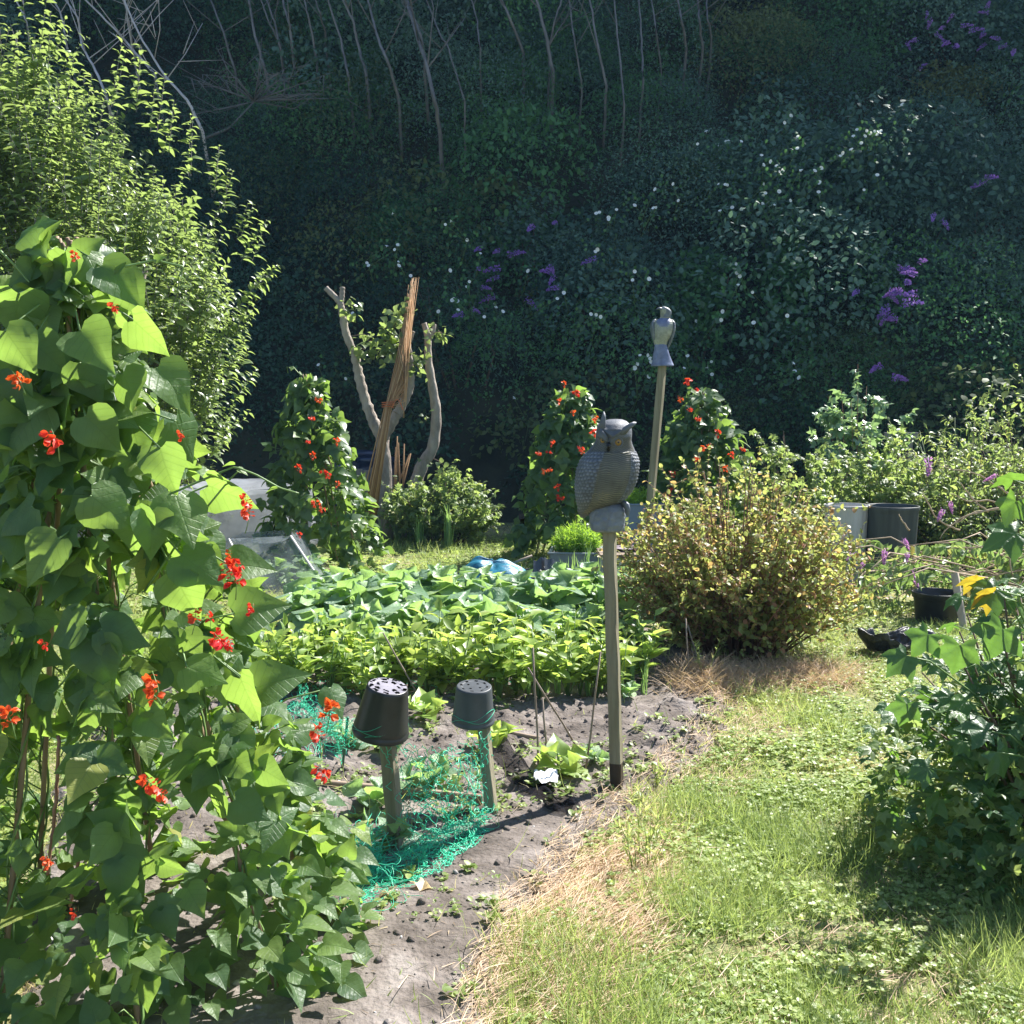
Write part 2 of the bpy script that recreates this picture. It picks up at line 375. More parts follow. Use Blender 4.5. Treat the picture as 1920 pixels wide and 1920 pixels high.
M_DILL = leaf_mat('feathery_green', [(0, (.14, .26, .03)), (1, (.24, .38, .05))], (.48, .62, .06), trans=.45, rough=.5)
M_GRASS = leaf_mat('grass_blade', [(0, (.14, .2, .06)), (.45, (.25, .31, .10)), (.7, (.36, .37, .17)), (.9, (.45, .38, .22)), (1, (.52, .40, .27))], (.46, .54, .16), trans=.4, rough=.5, spec=.35)
M_CLOVER = leaf_mat('clover_leaf', [(0, (.11, .18, .055)), (.6, (.20, .29, .09)), (1, (.33, .39, .16))], (.44, .54, .14), trans=.38, rough=.45, spec=.4)
M_STRAW = leaf_mat('dry_straw', [(0, (.36, .25, .15)), (.6, (.52, .38, .26)), (1, (.66, .52, .38))], (.5, .38, .22), trans=.25, rough=.6, spec=.3)
M_LITTER = leaf_mat('plant_litter', [(0, (.07, .05, .035)), (.6, (.22, .15, .10)), (1, (.5, .4, .28))], (.3, .22, .14), trans=.15, rough=.7, spec=.2)
M_LEEK = leaf_mat('allium_leaf', [(0, (.10, .2, .09)), (1, (.2, .33, .13))], (.34, .5, .1), trans=.35, rough=.4)
M_BUDD = leaf_mat('cut_branch_leaf', [(0, (.09, .15, .07)), (.6, (.15, .22, .11)), (.94, (.26, .34, .16)), (1, (.3, .16, .07))], (.30, .46, .08), trans=.34, rough=.4, spec=.6)
BK = dict(trans=.25, rough=.6, spec=.2)
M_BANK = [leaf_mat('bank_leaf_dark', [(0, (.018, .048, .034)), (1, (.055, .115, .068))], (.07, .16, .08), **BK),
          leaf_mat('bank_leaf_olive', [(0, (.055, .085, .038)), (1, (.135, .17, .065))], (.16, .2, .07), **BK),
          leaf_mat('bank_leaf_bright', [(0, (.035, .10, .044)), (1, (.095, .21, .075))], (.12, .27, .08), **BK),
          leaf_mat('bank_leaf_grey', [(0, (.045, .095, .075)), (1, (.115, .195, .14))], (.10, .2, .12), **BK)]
M_BARK = surf_mat('grey_bark', [(.3, (.20, .165, .135)), (.55, (.36, .31, .26)), (.8, (.48, .43, .37))], scale=9, stretch=(1, 1, .35), bump=.7, bdist=.02, rough=.85, fine=60)
M_TWIG = surf_mat('brown_twig', [(.3, (.10, .07, .05)), (.7, (.2, .14, .1))], scale=20, rough=.8)
M_REDTWIG = surf_mat('reddish_twig', [(.3, (.16, .08, .05)), (.7, (.30, .17, .11))], scale=20, rough=.8)
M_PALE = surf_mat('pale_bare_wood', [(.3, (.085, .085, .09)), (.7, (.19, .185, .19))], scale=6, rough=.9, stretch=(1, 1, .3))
M_STEM = plain('green_stem', (.13, .22, .06), rough=.5)
M_CANE = surf_mat('cane', [(.3, (.20, .14, .09)), (.7, (.36, .26, .17))], scale=14, rough=.7, stretch=(1, 1, .2))
M_POST = surf_mat('weathered_post', [(.3, (.15, .13, .085)), (.5, (.225, .20, .135)), (.75, (.31, .28, .20))], scale=22, stretch=(1, 1, .08), bump=.5, bdist=.004, rough=.85, fine=90)
M_POSTD = surf_mat('dark_wet_post', [(.3, (.028, .02, .014)), (.75, (.07, .05, .035))], scale=22, stretch=(1, 1, .08), bump=.4, bdist=.004, rough=.6)
M_RED = leaf_mat('scarlet_petal', [(0, (.46, .04, .015)), (.7, (.62, .08, .022)), (1, (.70, .18, .09))], (.70, .12, .03), trans=.3, rough=.45, spec=.3)
M_WHITE = leaf_mat('white_petal', [(0, (.72, .74, .78)), (1, (.85, .86, .88))], (.8, .8, .8), trans=.25, rough=.5)
M_PURP = leaf_mat('purple_floret', [(0, (.20, .09, .42)), (1, (.36, .19, .60))], (.45, .25, .7), trans=.3, rough=.6)
M_PINKP = leaf_mat('mauve_floret', [(0, (.34, .14, .42)), (.8, (.52, .25, .58)), (1, (.36, .19, .12))], (.55, .3, .6), trans=.3, rough=.6)
# ------------------------------------------------------------------ the ground and the bank
BANK0 = 14.6
def bank_edge(x): return BANK0 + 0.5 * (fbm(x, 3.0, 0, .25, 2) - .5) * 2
def hill(x, y, rough=True):
    e = bank_edge(x); y = np.asarray(y, float); x = np.asarray(x, float)
    z = np.where(y < 22, 1.35 * (y - e), 1.35 * (22 - e) + 1.9 * (np.minimum(y, 33.5) - 22))  # upper slope and crest, out of view, shaped to shade the bank
    z = z + np.where(y > 33.5, 0.15 * (y - 33.5), 0)
    if rough: z = z + (fbm(x, y, 0, .6, 3) - .5) * 0.9 * np.clip((y - e) / 2, 0, 1)
    return z
# where soil is bare: outline of the beds, taken on the ground
BEDPX = [(330, 2150), (900, 2150), (905, 1920), (950, 1790), (1010, 1700), (1100, 1590), (1215, 1500), (1290, 1430), (1345, 1370), (1375, 1310), (1330, 1250), (1250, 1205), (1150, 1165), (900, 1150), (560, 1150), (500, 1200), (430, 1240), (250, 1330), (100, 1500), (60, 1900)]
BED = np.array([gnd(*p)[:2] for p in BEDPX])
def poly_sd(x, y, P):
    """signed distance to polygon, positive inside"""
    x = np.asarray(x, float); y = np.asarray(y, float); d = np.full(x.shape, 1e9); ins = np.zeros(x.shape, bool)
    n = len(P)
    for i in range(n):
        ax, ay = P[i]; bx, by = P[(i + 1) % n]
        ex, ey = bx - ax, by - ay; t = np.clip(((x - ax) * ex + (y - ay) * ey) / (ex * ex + ey * ey + 1e-12), 0, 1)
        d = np.minimum(d, np.hypot(x - ax - t * ex, y - ay - t * ey))
        c = ((ay > y) != (by > y)) & (x < (bx - ax) * (y - ay) / (by - ay + 1e-12) + ax); ins ^= c
    return np.where(ins, d, -d)
def bed_sd(x, y):
    return poly_sd(x, y, BED) + (fbm(x, y, 5, 2.2, 3) - .5) * 0.28

# ground sheet (soil under turf)
def ground_mat():
    m, n, out = mat_new('turf_ground'); ln = n.links.new
    tc = n.nodes.new('ShaderNodeTexCoord')
    a = n.nodes.new('ShaderNodeTexNoise'); a.inputs['Scale'].default_value = 1.6; a.inputs['Detail'].default_value = 6; ln(tc.outputs['Object'], a.inputs[0])
    b = n.nodes.new('ShaderNodeTexNoise'); b.inputs['Scale'].default_value = 38; b.inputs['Detail'].default_value = 6; ln(tc.outputs['Object'], b.inputs[0])
    c1 = _ramp(n, [(.3, (.10, .14, .04)), (.5, (.17, .19, .07)), (.62, (.30, .23, .14)), (.75, (.34, .26, .18))], a.outputs[0])
    c2 = _ramp(n, [(.3, (.05, .06, .025)), (.5, (.16, .18, .06)), (.7, (.36, .30, .18))], b.outputs[0])
    mx = n.nodes.new('ShaderNodeMix'); mx.data_type = 'RGBA'; mx.inputs[0].default_value = .55; ln(c1, mx.inputs[6]); ln(c2, mx.inputs[7])
    bs = n.nodes.new('ShaderNodeBsdfPrincipled'); bs.inputs['Roughness'].default_value = .95; ln(mx.outputs[2], bs.inputs['Base Color'])
    bp = n.nodes.new('ShaderNodeBump'); bp.inputs['Strength'].default_value = .8; bp.inputs['Distance'].default_value = .03; ln(b.outputs[0], bp.inputs['Height']); ln(bp.outputs[0], bs.inputs['Normal'])
    ln(bs.outputs[0], out.inputs[0]); return m
M_GROUND = ground_mat()
def gz(x, y):
    return (fbm(x, y, 0, .9, 3) - .5) * .07
xs = np.unique(np.concatenate([np.linspace(-90, -8, 18), np.linspace(-8, 8, 140), np.linspace(8, 90, 18)]))
ys = np.unique(np.concatenate([np.linspace(-60, 0, 12), np.linspace(0, 16, 150), np.linspace(16, 160, 16)]))
X, Y = np.meshgrid(xs, ys); Z = gz(X, Y) * np.clip(1 - (np.abs(X) - 8) / 4, 0, 1) * (Y > 0) * (Y < 16)
o = NM().grid(np.stack([X, Y, Z], -1)[::1, ::-1]).build('ground', M_GROUND); tag(o, 'rough turf ground of the allotment', 'ground', kind='structure')

# bare soil of the beds and the trodden path: clods in real relief
M_SOIL = surf_mat('grey_soil', [(.28, (.06, .050, .043)), (.45, (.125, .106, .093)), (.55, (.175, .15, .135)), (.72, (.29, .26, .24))], scale=5, detail=14, bump=.8, bdist=.016, rough=.95, spec=.15, fine=47)
x = np.arange(-2.9, 2.1, .024); y = np.concatenate([np.arange(1.9, 5.0, .02), np.arange(5.0, 8.6, .04)])
X, Y = np.meshgrid(x, y); sd = bed_sd(X, Y)
lump = fbm(X, Y, 2, 7, 4); cl = np.clip(fbm(X, Y, 9, 16, 3) - .5, 0, 1) * .10
dug = np.clip((Y - 3.75) / .35, 0, 1)                      # dug bed beyond the trodden path
Zs = gz(X, Y) + np.clip(sd * .5, -.07, .03) + (lump - .5) * (.007 + .08 * dug) + cl * (.0 + 1.18 * dug) + .012
o = NM().grid(np.stack([X, Y, Zs], -1)[:, ::-1]).build('bare_soil', M_SOIL); tag(o, 'grey crumbly bare soil of the vegetable beds', 'soil', kind='structure')
def soil_z(px_, py_):
    s = bed_sd(px_, py_); dg = np.clip((py_ - 3.75) / .35, 0, 1)
    return np.maximum(gz(px_, py_), gz(px_, py_) + np.clip(s * .5, -.07, .03) + (fbm(px_, py_, 2, 7, 4) - .5) * (.007 + .08 * dg) + np.clip(fbm(px_, py_, 9, 16, 3) - .5, 0, 1) * .10 * (1.18 * dg) + .012)
def G(px, py):
    g = gnd(px, py); z = float(soil_z(np.array(g.x), np.array(g.y))) ; return Vector((g.x, g.y, z))

# clods and small stones
def rockT(seed, n=2):
    import bmesh
    bm = bmesh.new(); bmesh.ops.create_icosphere(bm, subdivisions=n, radius=1); rr = np.random.default_rng(seed); k = rr.random(3) * 9
    V = np.array([v.co[:] for v in bm.verts]); f = 1 + .55 * (noise(V[:, 0] + k[0], V[:, 1] + k[1], V[:, 2], 1.7) - .5); V = V * f[:, None] * np.array([1, .8, .6])
    F = [[v.index for v in q.verts] for q in bm.faces]; bm.free()
    return dict(v=V, l=np.array(F).ravel(), k=np.full(len(F), 3), uv=np.zeros((len(V), 2)))
CL = [rockT(i, 1) for i in range(4)]
def rand_frames(N, tilt=1.0):
    return frames(R.normal(size=(N, 3)) * [1, 1, .3], R.normal(size=(N, 3)) * tilt + [0, 0, 1])
N = 7500; xx = R.uniform(-2.7, 2.0, N); yy = 2.0 + 4.6 * R.random(N) ** 1.1; k = (bed_sd(xx, yy) > -.03) & ((yy > 3.7) | (R.random(N) < .35)); xx, yy = xx[k], yy[k]
nm = NM(); zz = soil_z(xx, yy); s_ = .003 + .017 * R.random(len(xx)) ** 4 * 1.0 + .004 * R.random(len(xx))
for i in range(4):
    q = np.arange(len(xx)) % 4 == i; nm.inst(CL[i], np.stack([xx, yy, zz], 1)[q], rand_frames(q.sum()), s_[q])
o = nm.build('soil_clods', M_SOIL); tag(o, 'loose clods and crumbs on the bare soil', 'soil clods', kind='stuff')
M_STONE = surf_mat('pale_stone', [(.3, (.32, .30, .28)), (.7, (.6, .58, .55))], scale=20, rough=.8, rnd_mix=.5)
N = 210; xx = R.uniform(-1.6, 1.4, N); yy = R.uniform(2.1, 5.2, N); k = bed_sd(xx, yy) > 0; xx, yy = xx[k], yy[k]
o = NM().inst(CL[1], np.stack([xx, yy, soil_z(xx, yy)], 1), rand_frames(len(xx)), .004 + .013 * R.random(len(xx)) ** 2).build('pebbles', M_STONE); tag(o, 'pale pebbles scattered on the soil', 'pebbles', kind='stuff')

# ---------------- turf: grass blades, clover and creeping weeds, dry straw
def turf_pts(N, ymin, ymax, xm=.56, pw=1.0):
    y = ymin + (ymax - ymin) * R.random(N) ** pw; x = R.uniform(-1, 1, N) * (y * xm + .35); return x, y
SPOTS = [(gnd(1450, 1375), .16, .10), (gnd(1400, 1790), .30, .07), (gnd(1590, 1745), .22, .08), (gnd(1300, 1290), .12, .35), (gnd(1560, 1560), .1, .06), (gnd(1700, 1850), .2, .05)]
def worn_at(x, y):
    w = np.zeros(np.shape(x))
    for c, rx, ry in SPOTS: w = np.maximum(w, np.clip(1.5 - np.hypot((x - c.x) / rx, (y - c.y) / ry) + 1.2 * (noise(x, y, 71, 6) - .5), 0, 1))
    return w
def patch(x, y): return fbm(x, y, 12, 1.1, 3)
nm = NM()
for (N, y0, y1, hh, wd, T) in ((85000, 2.1, 4.2, .036, .0026, BLADE3), (95000, 4.0, 7.5, .032, .004, BLADE), (80000, 7.5, 14.4, .045, .007, BLADE)):
    x, y = turf_pts(N, y0, y1); sd = bed_sd(x, y); dry = patch(x, y)
    k = (sd < R.normal(0, .05, N) - .02) | ((R.random(N) < .012)); k &= R.random(N) > .75 * worn_at(x, y); x, y, dry = x[k], y[k], dry[k]; n_ = len(x)
    near = np.clip(1 + bed_sd(x, y) / .25, 0, 1)           # along the bed's edge: longer and drier
    h = hh * (.5 + R.random(n_)) * (1 + 1.2 * (noise(x, y, 3, 2.5) > .62)) * (1.25 - .8 * (dry > .56))
    rv = np.clip(R.random(n_) * .6 + (dry - .5) * 2.2 + near * .25 + .08, 0, 1)
    d = np.stack([R.normal(size=n_), R.normal(size=n_), .9 + R.random(n_)], 1)
    nm.inst(T, np.stack([x, y, soil_z(x, y) - .002], 1), frames(d, R.normal(size=(n_, 3)) + [0, -1, .3]), np.stack([np.full(n_, wd) * (.6 + .8 * R.random(n_)), h, h], 1), rv)
# taller tussocks near the camera's feet
x = R.uniform(-.3, .9, 9000); y = R.uniform(2.0, 2.7, 9000); k = (bed_sd(x, y) < 0) & (noise(x, y, 8, 3) > .42); x, y = x[k], y[k]; n_ = len(x)
h = .035 + .06 * R.random(n_)
nm.inst(BLADE3, np.stack([x, y, soil_z(x, y)], 1), frames(np.stack([R.normal(0, .5, n_), R.normal(0, .5, n_), 1 + 0 * x], 1), R.normal(size=(n_, 3)) + [0, -1, 0]), np.stack([.0018 + .0016 * R.random(n_), h, h], 1), R.random(n_) * .55)
o = nm.build('grass', M_GRASS); tag(o, 'short sunlit grass of the path, green with dry patches', 'grass', kind='stuff')

nm = NM(); LF = leafT([(0, .12), (.4, .42), (.8, .4), (1, .1)], 3, fold=.2, curl=.1)
for (N, y0, y1, s0) in ((30000, 2.1, 4.3, .0115), (42000, 4.0, 7.5, .0155), (16000, 7.5, 13, .028)):
    x, y = turf_pts(N, y0, y1); k = (bed_sd(x, y) < -.05) & (noise(x, y, 20, 5.0) > .25 + .3 * R.random(N)) & (R.random(N) > .95 * worn_at(x, y)); x, y = x[k], y[k]; n_ = len(x)
    a = R.random(n_) * 2 * PI; z = soil_z(x, y) + .006 + .045 * R.random(n_) * (.4 + noise(x, y, 77, 3)); rv = np.clip(.6 * noise(x, y, 33, 2.0) + .5 * R.random(n_), 0, 1)
    for j in range(3):
        b = a + j * 2.09; d = np.stack([np.cos(b), np.sin(b), .25 + 0 * b], 1)
        nm.inst(LF, np.stack([x, y, z], 1), frames(d, R.normal(0, .35, (n_, 3)) + [0, 0, 1]), s0 * (.6 + .8 * rv), rv)
o = nm.build('clover', M_CLOVER); tag(o, 'clover and creeping weeds spread through the grass path', 'ground cover', kind='stuff')

nm = NM()                                                  # straw along the edge of the bed and in worn patches
N = 120000; x, y = turf_pts(N, 2.1, 7.5); sd = bed_sd(x, y)
worn = (noise(x, y, 40, .9) > .66) & (sd < 0)
mid = np.abs(sd + .12) < .16 + .1 * noise(x, y, 1, 1.5)
side = (x > -.15) & (R.random(N) < .75)
mat_ = np.hypot((x - .28) / .22, (y - 3.15) / .5) < .8 + .4 * noise(x, y, 3, 3); k = (mid & side & (noise(x, y, 2, 1.3) > .3)) | (worn & (R.random(N) < .2)) | mat_; x, y = x[k], y[k]; n_ = len(x)
ln_ = .03 + .09 * R.random(n_); an = R.normal(1.0, .6, n_)
d = np.stack([np.cos(an), np.sin(an), R.normal(0.12, .16, n_)], 1) * ln_[:, None]
p = np.stack([x, y, soil_z(x, y) + .004 + .03 * R.random(n_) ** 2], 1)
nm.inst(BLADE3, p, frames(d, R.normal(0, .5, (n_, 3)) + [0, 0, 1]), np.stack([.0016 + .0012 * R.random(n_), ln_, ln_ * .3], 1), R.random(n_))
x, y = turf_pts(60000, 2.1, 8); k = R.random(60000) < .5 * worn_at(x, y); x, y = x[k], y[k]; n_ = len(x); ln_ = .03 + .06 * R.random(n_); an = R.normal(.9, .9, n_)
nm.inst(BLADE, np.stack([x, y, soil_z(x, y) + .003 + .02 * R.random(n_)], 1), frames(np.stack([np.cos(an), np.sin(an), R.normal(.1, .2, n_)], 1), R.normal(0, .5, (n_, 3)) + [0, 0, 1]), np.stack([.0016 + .0012 * R.random(n_), ln_, ln_ * .4], 1), .8 * R.random(n_))
n_ = 7000; t = R.random(n_); a_, b_ = gnd(1255, 1215), gnd(1500, 1190); x = 1.0 + 1.0 * t + R.normal(0, .10, n_); y = 5.75 + .35 * t + R.normal(0, .16, n_); ln_ = .06 + .14 * R.random(n_); an = R.random(n_) * 6.28   # dead grass round the foot of the berry bush
nm.inst(BLADE3, np.stack([x, y, soil_z(x, y) + .02 * R.random(n_)], 1), frames(np.stack([np.cos(an), np.sin(an), R.uniform(0, 1.3, n_)], 1), R.normal(0, .5, (n_, 3)) + [0, 0, 1]), np.stack([.003 + 0 * t, ln_, ln_ * .5], 1), .8 * R.random(n_))
n_ = 9000; x = .24 + R.normal(0, .10, n_); y = 3.05 + R.normal(0, .24, n_); x = x + (y - 3.05) * .35; ln_ = .05 + .12 * R.random(n_); an = R.normal(.75, .5, n_)
nm.inst(BLADE3, np.stack([x, y, soil_z(x, y) + .003 + .035 * R.random(n_) ** 1.5], 1), frames(np.stack([np.cos(an), np.sin(an), R.normal(.1, .18, n_)], 1), R.normal(0, .5, (n_, 3)) + [0, 0, 1]), np.stack([.0014 + .0012 * R.random(n_), ln_, ln_ * .4], 1), .35 + .65 * R.random(n_))
o = nm.build('dry_straw', M_STRAW); tag(o, 'bleached dry grass along the edge of the bare soil', 'dry grass', kind='stuff')

nm = NM(); N = 5200; x = R.uniform(-2.3, 1.6, N); y = 2.1 + 3.6 * R.random(N); k = bed_sd(x, y) > -.05; x, y = x[k], y[k]; n_ = len(x); ln_ = .008 + .05 * R.random(n_) ** 3; an = R.random(n_) * 6.28
nm.inst(BLADE, np.stack([x, y, soil_z(x, y) + .004], 1), frames(np.stack([np.cos(an), np.sin(an), R.normal(0, .1, n_)], 1), R.normal(0, .4, (n_, 3)) + [0, 0, 1]), np.stack([.0012 + .004 * R.random(n_) ** 3, ln_, ln_ * .3], 1), R.random(n_))
o = nm.build('plant_litter', M_LITTER); tag(o, 'brown plant litter and straw bits strewn on the soil', 'plant litter', kind='stuff')
nm = NM()                                                  # small weeds on the soil
N = 2600; x = R.uniform(-2.3, 1.4, N); y = 2.1 + 4.0 * R.random(N); s_ = bed_sd(x, y); k = (s_ > -.02) & ((noise(x, y, 60, 2.2) > .6) | (s_ < .12) | (np.hypot((x + .5) / .7, (y - 4.05) / .35) < 1) | (np.hypot((x - .33) / .22, (y - 4.3) / .3) < 1)) & ((R.random(N) < .6) | (y > 3.7)) ; x, y = x[k], y[k]
for i in range(len(x)):
    m_ = R.integers(4, 11); a = R.random(m_) * 2 * PI; L_ = (.009 + .02 * R.random()) ; hh = .04 * R.random()
    p = np.array([x[i], y[i], float(soil_z(x[i], y[i]))]) + np.stack([R.normal(0, .012, m_), R.normal(0, .012, m_), R.random(m_) * hh], 1)
    nm.inst(ROUND, p, frames(np.stack([np.cos(a), np.sin(a), .4 + .5 * R.random(m_)], 1), [0, 0, 1]), L_ * (.7 + .6 * R.random(m_)), R.random(m_))
o = nm.build('soil_weeds', M_CLOVER); tag(o, 'tiny green weeds sprouting on the bare soil', 'weeds', kind='stuff')

# ---------------- the wooded bank
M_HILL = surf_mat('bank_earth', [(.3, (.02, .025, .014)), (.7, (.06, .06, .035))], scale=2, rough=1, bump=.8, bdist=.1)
xs = np.concatenate([np.linspace(-80, -16, 18), np.linspace(-15.5, 16, 90), np.linspace(17, 120, 26)]); ys = np.concatenate([np.linspace(13.8, 26, 60), np.linspace(26.5, 34.5, 16), [45, 70, 110]])
X, Y = np.meshgrid(xs, ys)
o = NM().grid(np.stack([X, Y, np.where(Y < 14.0, -.4, hill(X, Y))], -1)[:, ::-1]).build('hillside', M_HILL); tag(o, 'steep shaded earth bank behind the allotment', 'hillside', kind='structure')

LEAFQ = dict(v=np.array([(0, 0, 0), (.3, .5, .1), (0, 1, -.12), (-.3, .5, .1)]), l=np.array([0, 1, 2, 0, 2, 3]), k=np.array([3, 3]), uv=np.zeros((4, 2)))
LEAFP = leafT([(0, .06), (.35, .34), (.75, .26), (1, .02)], 2, fold=0, curl=.3)
LUMPS = []
def lump_leaves(nm, c, rad, n, size, T=LEAFQ, mat=0, front=.7, tone=None, shell=.72, squash=(1, 1, 1)):
    LUMPS.append((c[0], c[1], c[2], rad * .97 * min(squash)))
    d = norm(R.normal(size=(n, 3)) + np.array([0, -front, front * .8]))
    bumps = .78 + .44 * noise(d[:, 0] + c[0], d[:, 1] + c[1], d[:, 2] + c[2], 2.2)
    r = rad * (shell + (1 - shell) * R.random(n) ** .5) * bumps
    p = np.array(tuple(c)) + d * r[:, None] * np.array(squash)
    ld = norm(d * .5 + R.normal(size=(n, 3)) * .8 + [0, 0, -.25]); hint = d * .6 + [0, -.1, .7] + R.normal(size=(n, 3)) * .35
    t = R.random() if tone is None else tone
    nm.inst(T, p, frames(ld, hint), size * (.6 + .8 * R.random(n)), np.clip(t * .6 + .4 * R.random(n), 0, 1), mat)
def bank_pt(px, py):
    """where a line of sight meets the bank"""
    y = 14.0
    while y < 30:
        p = at(px, py, y)
        if p.z < float(hill(p.x, y, False)): return p
        y += .05
    return at(px, py, 22)
def front_pt(px, py):
    """where a line of sight meets the foliage on the bank"""
    L_ = np.array(LUMPS); r_ = np.array(ray(px, py)[:]); r_ /= np.linalg.norm(r_); o_ = np.array([0, 0, CAM_H]); oc = L_[:, :3] - o_; b_ = oc @ r_; h = L_[:, 3] ** 2 - ((oc ** 2).sum(1) - b_ ** 2)
    t = np.where(h > 0, b_ - np.sqrt(np.maximum(h, 0)), 1e9).min(); q = bank_pt(px, py)
    return at(px, py, q.y) if t > 1e8 else at(px, py, min(q.y, float(o_[1] + r_[1] * t)))
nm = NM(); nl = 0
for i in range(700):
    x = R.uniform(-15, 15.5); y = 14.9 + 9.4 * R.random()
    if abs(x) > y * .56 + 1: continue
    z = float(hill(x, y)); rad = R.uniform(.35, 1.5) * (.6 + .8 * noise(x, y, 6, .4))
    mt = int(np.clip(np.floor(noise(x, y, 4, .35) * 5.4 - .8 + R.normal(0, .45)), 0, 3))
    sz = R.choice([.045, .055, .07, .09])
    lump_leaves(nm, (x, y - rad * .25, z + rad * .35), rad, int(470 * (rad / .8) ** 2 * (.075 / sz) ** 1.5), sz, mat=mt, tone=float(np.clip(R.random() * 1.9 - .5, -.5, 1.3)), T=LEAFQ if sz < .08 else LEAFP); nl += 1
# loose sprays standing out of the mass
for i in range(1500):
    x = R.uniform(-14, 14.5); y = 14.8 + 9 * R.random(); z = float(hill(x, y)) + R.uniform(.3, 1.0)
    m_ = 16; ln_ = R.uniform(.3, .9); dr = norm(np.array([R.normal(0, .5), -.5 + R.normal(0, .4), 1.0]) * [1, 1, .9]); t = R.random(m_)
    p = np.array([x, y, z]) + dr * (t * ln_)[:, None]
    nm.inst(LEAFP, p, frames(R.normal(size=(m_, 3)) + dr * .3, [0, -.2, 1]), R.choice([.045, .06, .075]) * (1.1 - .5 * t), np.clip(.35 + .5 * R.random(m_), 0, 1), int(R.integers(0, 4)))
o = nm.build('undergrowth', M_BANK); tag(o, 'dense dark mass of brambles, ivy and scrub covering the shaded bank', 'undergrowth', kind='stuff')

# unseen trees added on the bank top, sized to keep the bank in shade
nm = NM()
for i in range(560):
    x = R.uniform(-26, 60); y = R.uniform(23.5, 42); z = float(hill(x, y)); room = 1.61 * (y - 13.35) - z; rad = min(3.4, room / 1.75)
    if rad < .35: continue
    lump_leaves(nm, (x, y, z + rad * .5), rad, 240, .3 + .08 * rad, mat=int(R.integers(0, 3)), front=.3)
o = nm.build('unseen_shade_wood', M_BANK); tag(o, 'unseen dark wood added on the top of the bank to shade it', 'wood', kind='stuff')

# distinct bushes on the bank
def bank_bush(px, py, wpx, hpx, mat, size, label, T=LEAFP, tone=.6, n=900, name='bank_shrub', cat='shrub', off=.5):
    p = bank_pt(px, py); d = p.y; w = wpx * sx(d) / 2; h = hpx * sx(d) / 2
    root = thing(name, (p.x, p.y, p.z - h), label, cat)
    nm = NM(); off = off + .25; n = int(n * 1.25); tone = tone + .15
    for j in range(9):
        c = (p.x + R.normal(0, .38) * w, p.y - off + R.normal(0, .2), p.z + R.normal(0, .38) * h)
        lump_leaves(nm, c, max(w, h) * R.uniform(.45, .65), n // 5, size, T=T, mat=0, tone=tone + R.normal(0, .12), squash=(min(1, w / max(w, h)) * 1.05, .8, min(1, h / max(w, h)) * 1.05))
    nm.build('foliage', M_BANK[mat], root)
    s = NM()
    for j in range(4):
        s.tube([(p.x + R.normal(0, .1), p.y - off * .4, p.z - h - .3), (p.x + R.normal(0, .3) * w, p.y - off, p.z - h * .2), (p.x + R.normal(0, .6) * w, p.y - off, p.z + h * .7)], [.025, .018, .006], 5)
    s.build('stems', M_TWIG, root)
    return root
bank_bush(985, 165, 150, 150, 2, .10, 'bright green broad-leaved bush below the bare trunks at the top middle of the bank', tone=.9)
bank_bush(1400, 120, 220, 150, 1, .07, 'olive green bushy tree high on the bank, right of the bare trunks', tone=.95)
bank_bush(565, 120, 120, 130, 1, .08, 'pale olive shrub beside the dead branches at the upper left of the bank', tone=.8)
bank_bush(1780, 200, 170, 90, 1, .06, 'yellowish olive bush on the bank, near the right edge above the purple spikes', tone=1.0)
bank_bush(700, 170, 110, 110, 2, .08, 'mid green shrub around the foot of the slim bare trunks', tone=.5)
bank_bush(1110, 560, 190, 260, 1, .06, 'dark olive shrub on the bank, directly above the owl', tone=.6)
bank_bush(880, 640, 260, 260, 3, .07, 'grey-green shrub with narrow leaves low on the bank behind the pruned tree', T=LANCE, tone=.5)
bank_bush(1350, 350, 230, 120, 1, .05, 'olive green shrub amid the white bindweed flowers', tone=.7)
bank_bush(1440, 560, 110, 330, 2, .08, 'column of bright green ivy hanging down the dark lower bank', tone=.6)
bank_bush(1290, 620, 120, 260, 2, .08, 'dark green climber-covered shrub right above the bird figure', tone=.35)
bank_bush(1820, 480, 240, 280, 3, .07, 'blue-green shrub with pale shoots low on the right of the bank', tone=.7)
bank_bush(760, 440, 160, 110, 2, .06, 'green bramble thicket halfway up the bank, left of the middle', tone=.6)
bank_bush(1640, 330, 180, 120, 3, .09, 'pale grey-green broad-leaved shrub right of the white flowers', tone=.9)

# buddleias on the bank, with purple spikes
def spikeT(seed, n=70):
    rr = np.random.default_rng(seed); nm = NM(); t = rr.random(n) ** .8; a = rr.random(n) * 2 * PI; r = .16 * (1 - t) ** .6
    p = np.stack([np.cos(a) * r, t + .0, np.sin(a) * r - .3 * t * t], 1)
    nm.tube([(0, 0, 0), (0, .5, -.07), (0, .97, -.28)], [.02, .015, .006], 5, .1)
    nm.inst(LEAFQ, p - np.stack([np.cos(a), 0 * a, np.sin(a)], 1) * .05, frames(np.stack([np.cos(a), .4 + 0 * a, np.sin(a)], 1), rr.normal(size=(n, 3))), .13, rr.random(n))
    return nm
SPIKE = [spikeT(i).mesh('flower_spike', M_PURP) for i in range(3)]
SPIKE_M = [spikeT(i + 7, 110).mesh('flower_spike', M_PINKP) for i in range(2)]
def spikes(root, pts, size, meshes=SPIKE):
    for (px, py) in pts:
        p = front_pt(px, py); p = at(px, py, p.y - .12)
        put(meshes[int(R.integers(0, len(meshes)))], 'flower_spike', root, p, (R.uniform(-.4, .5), R.uniform(-.5, .5), R.uniform(0, 6.28)), size * R.uniform(.8, 1.3))
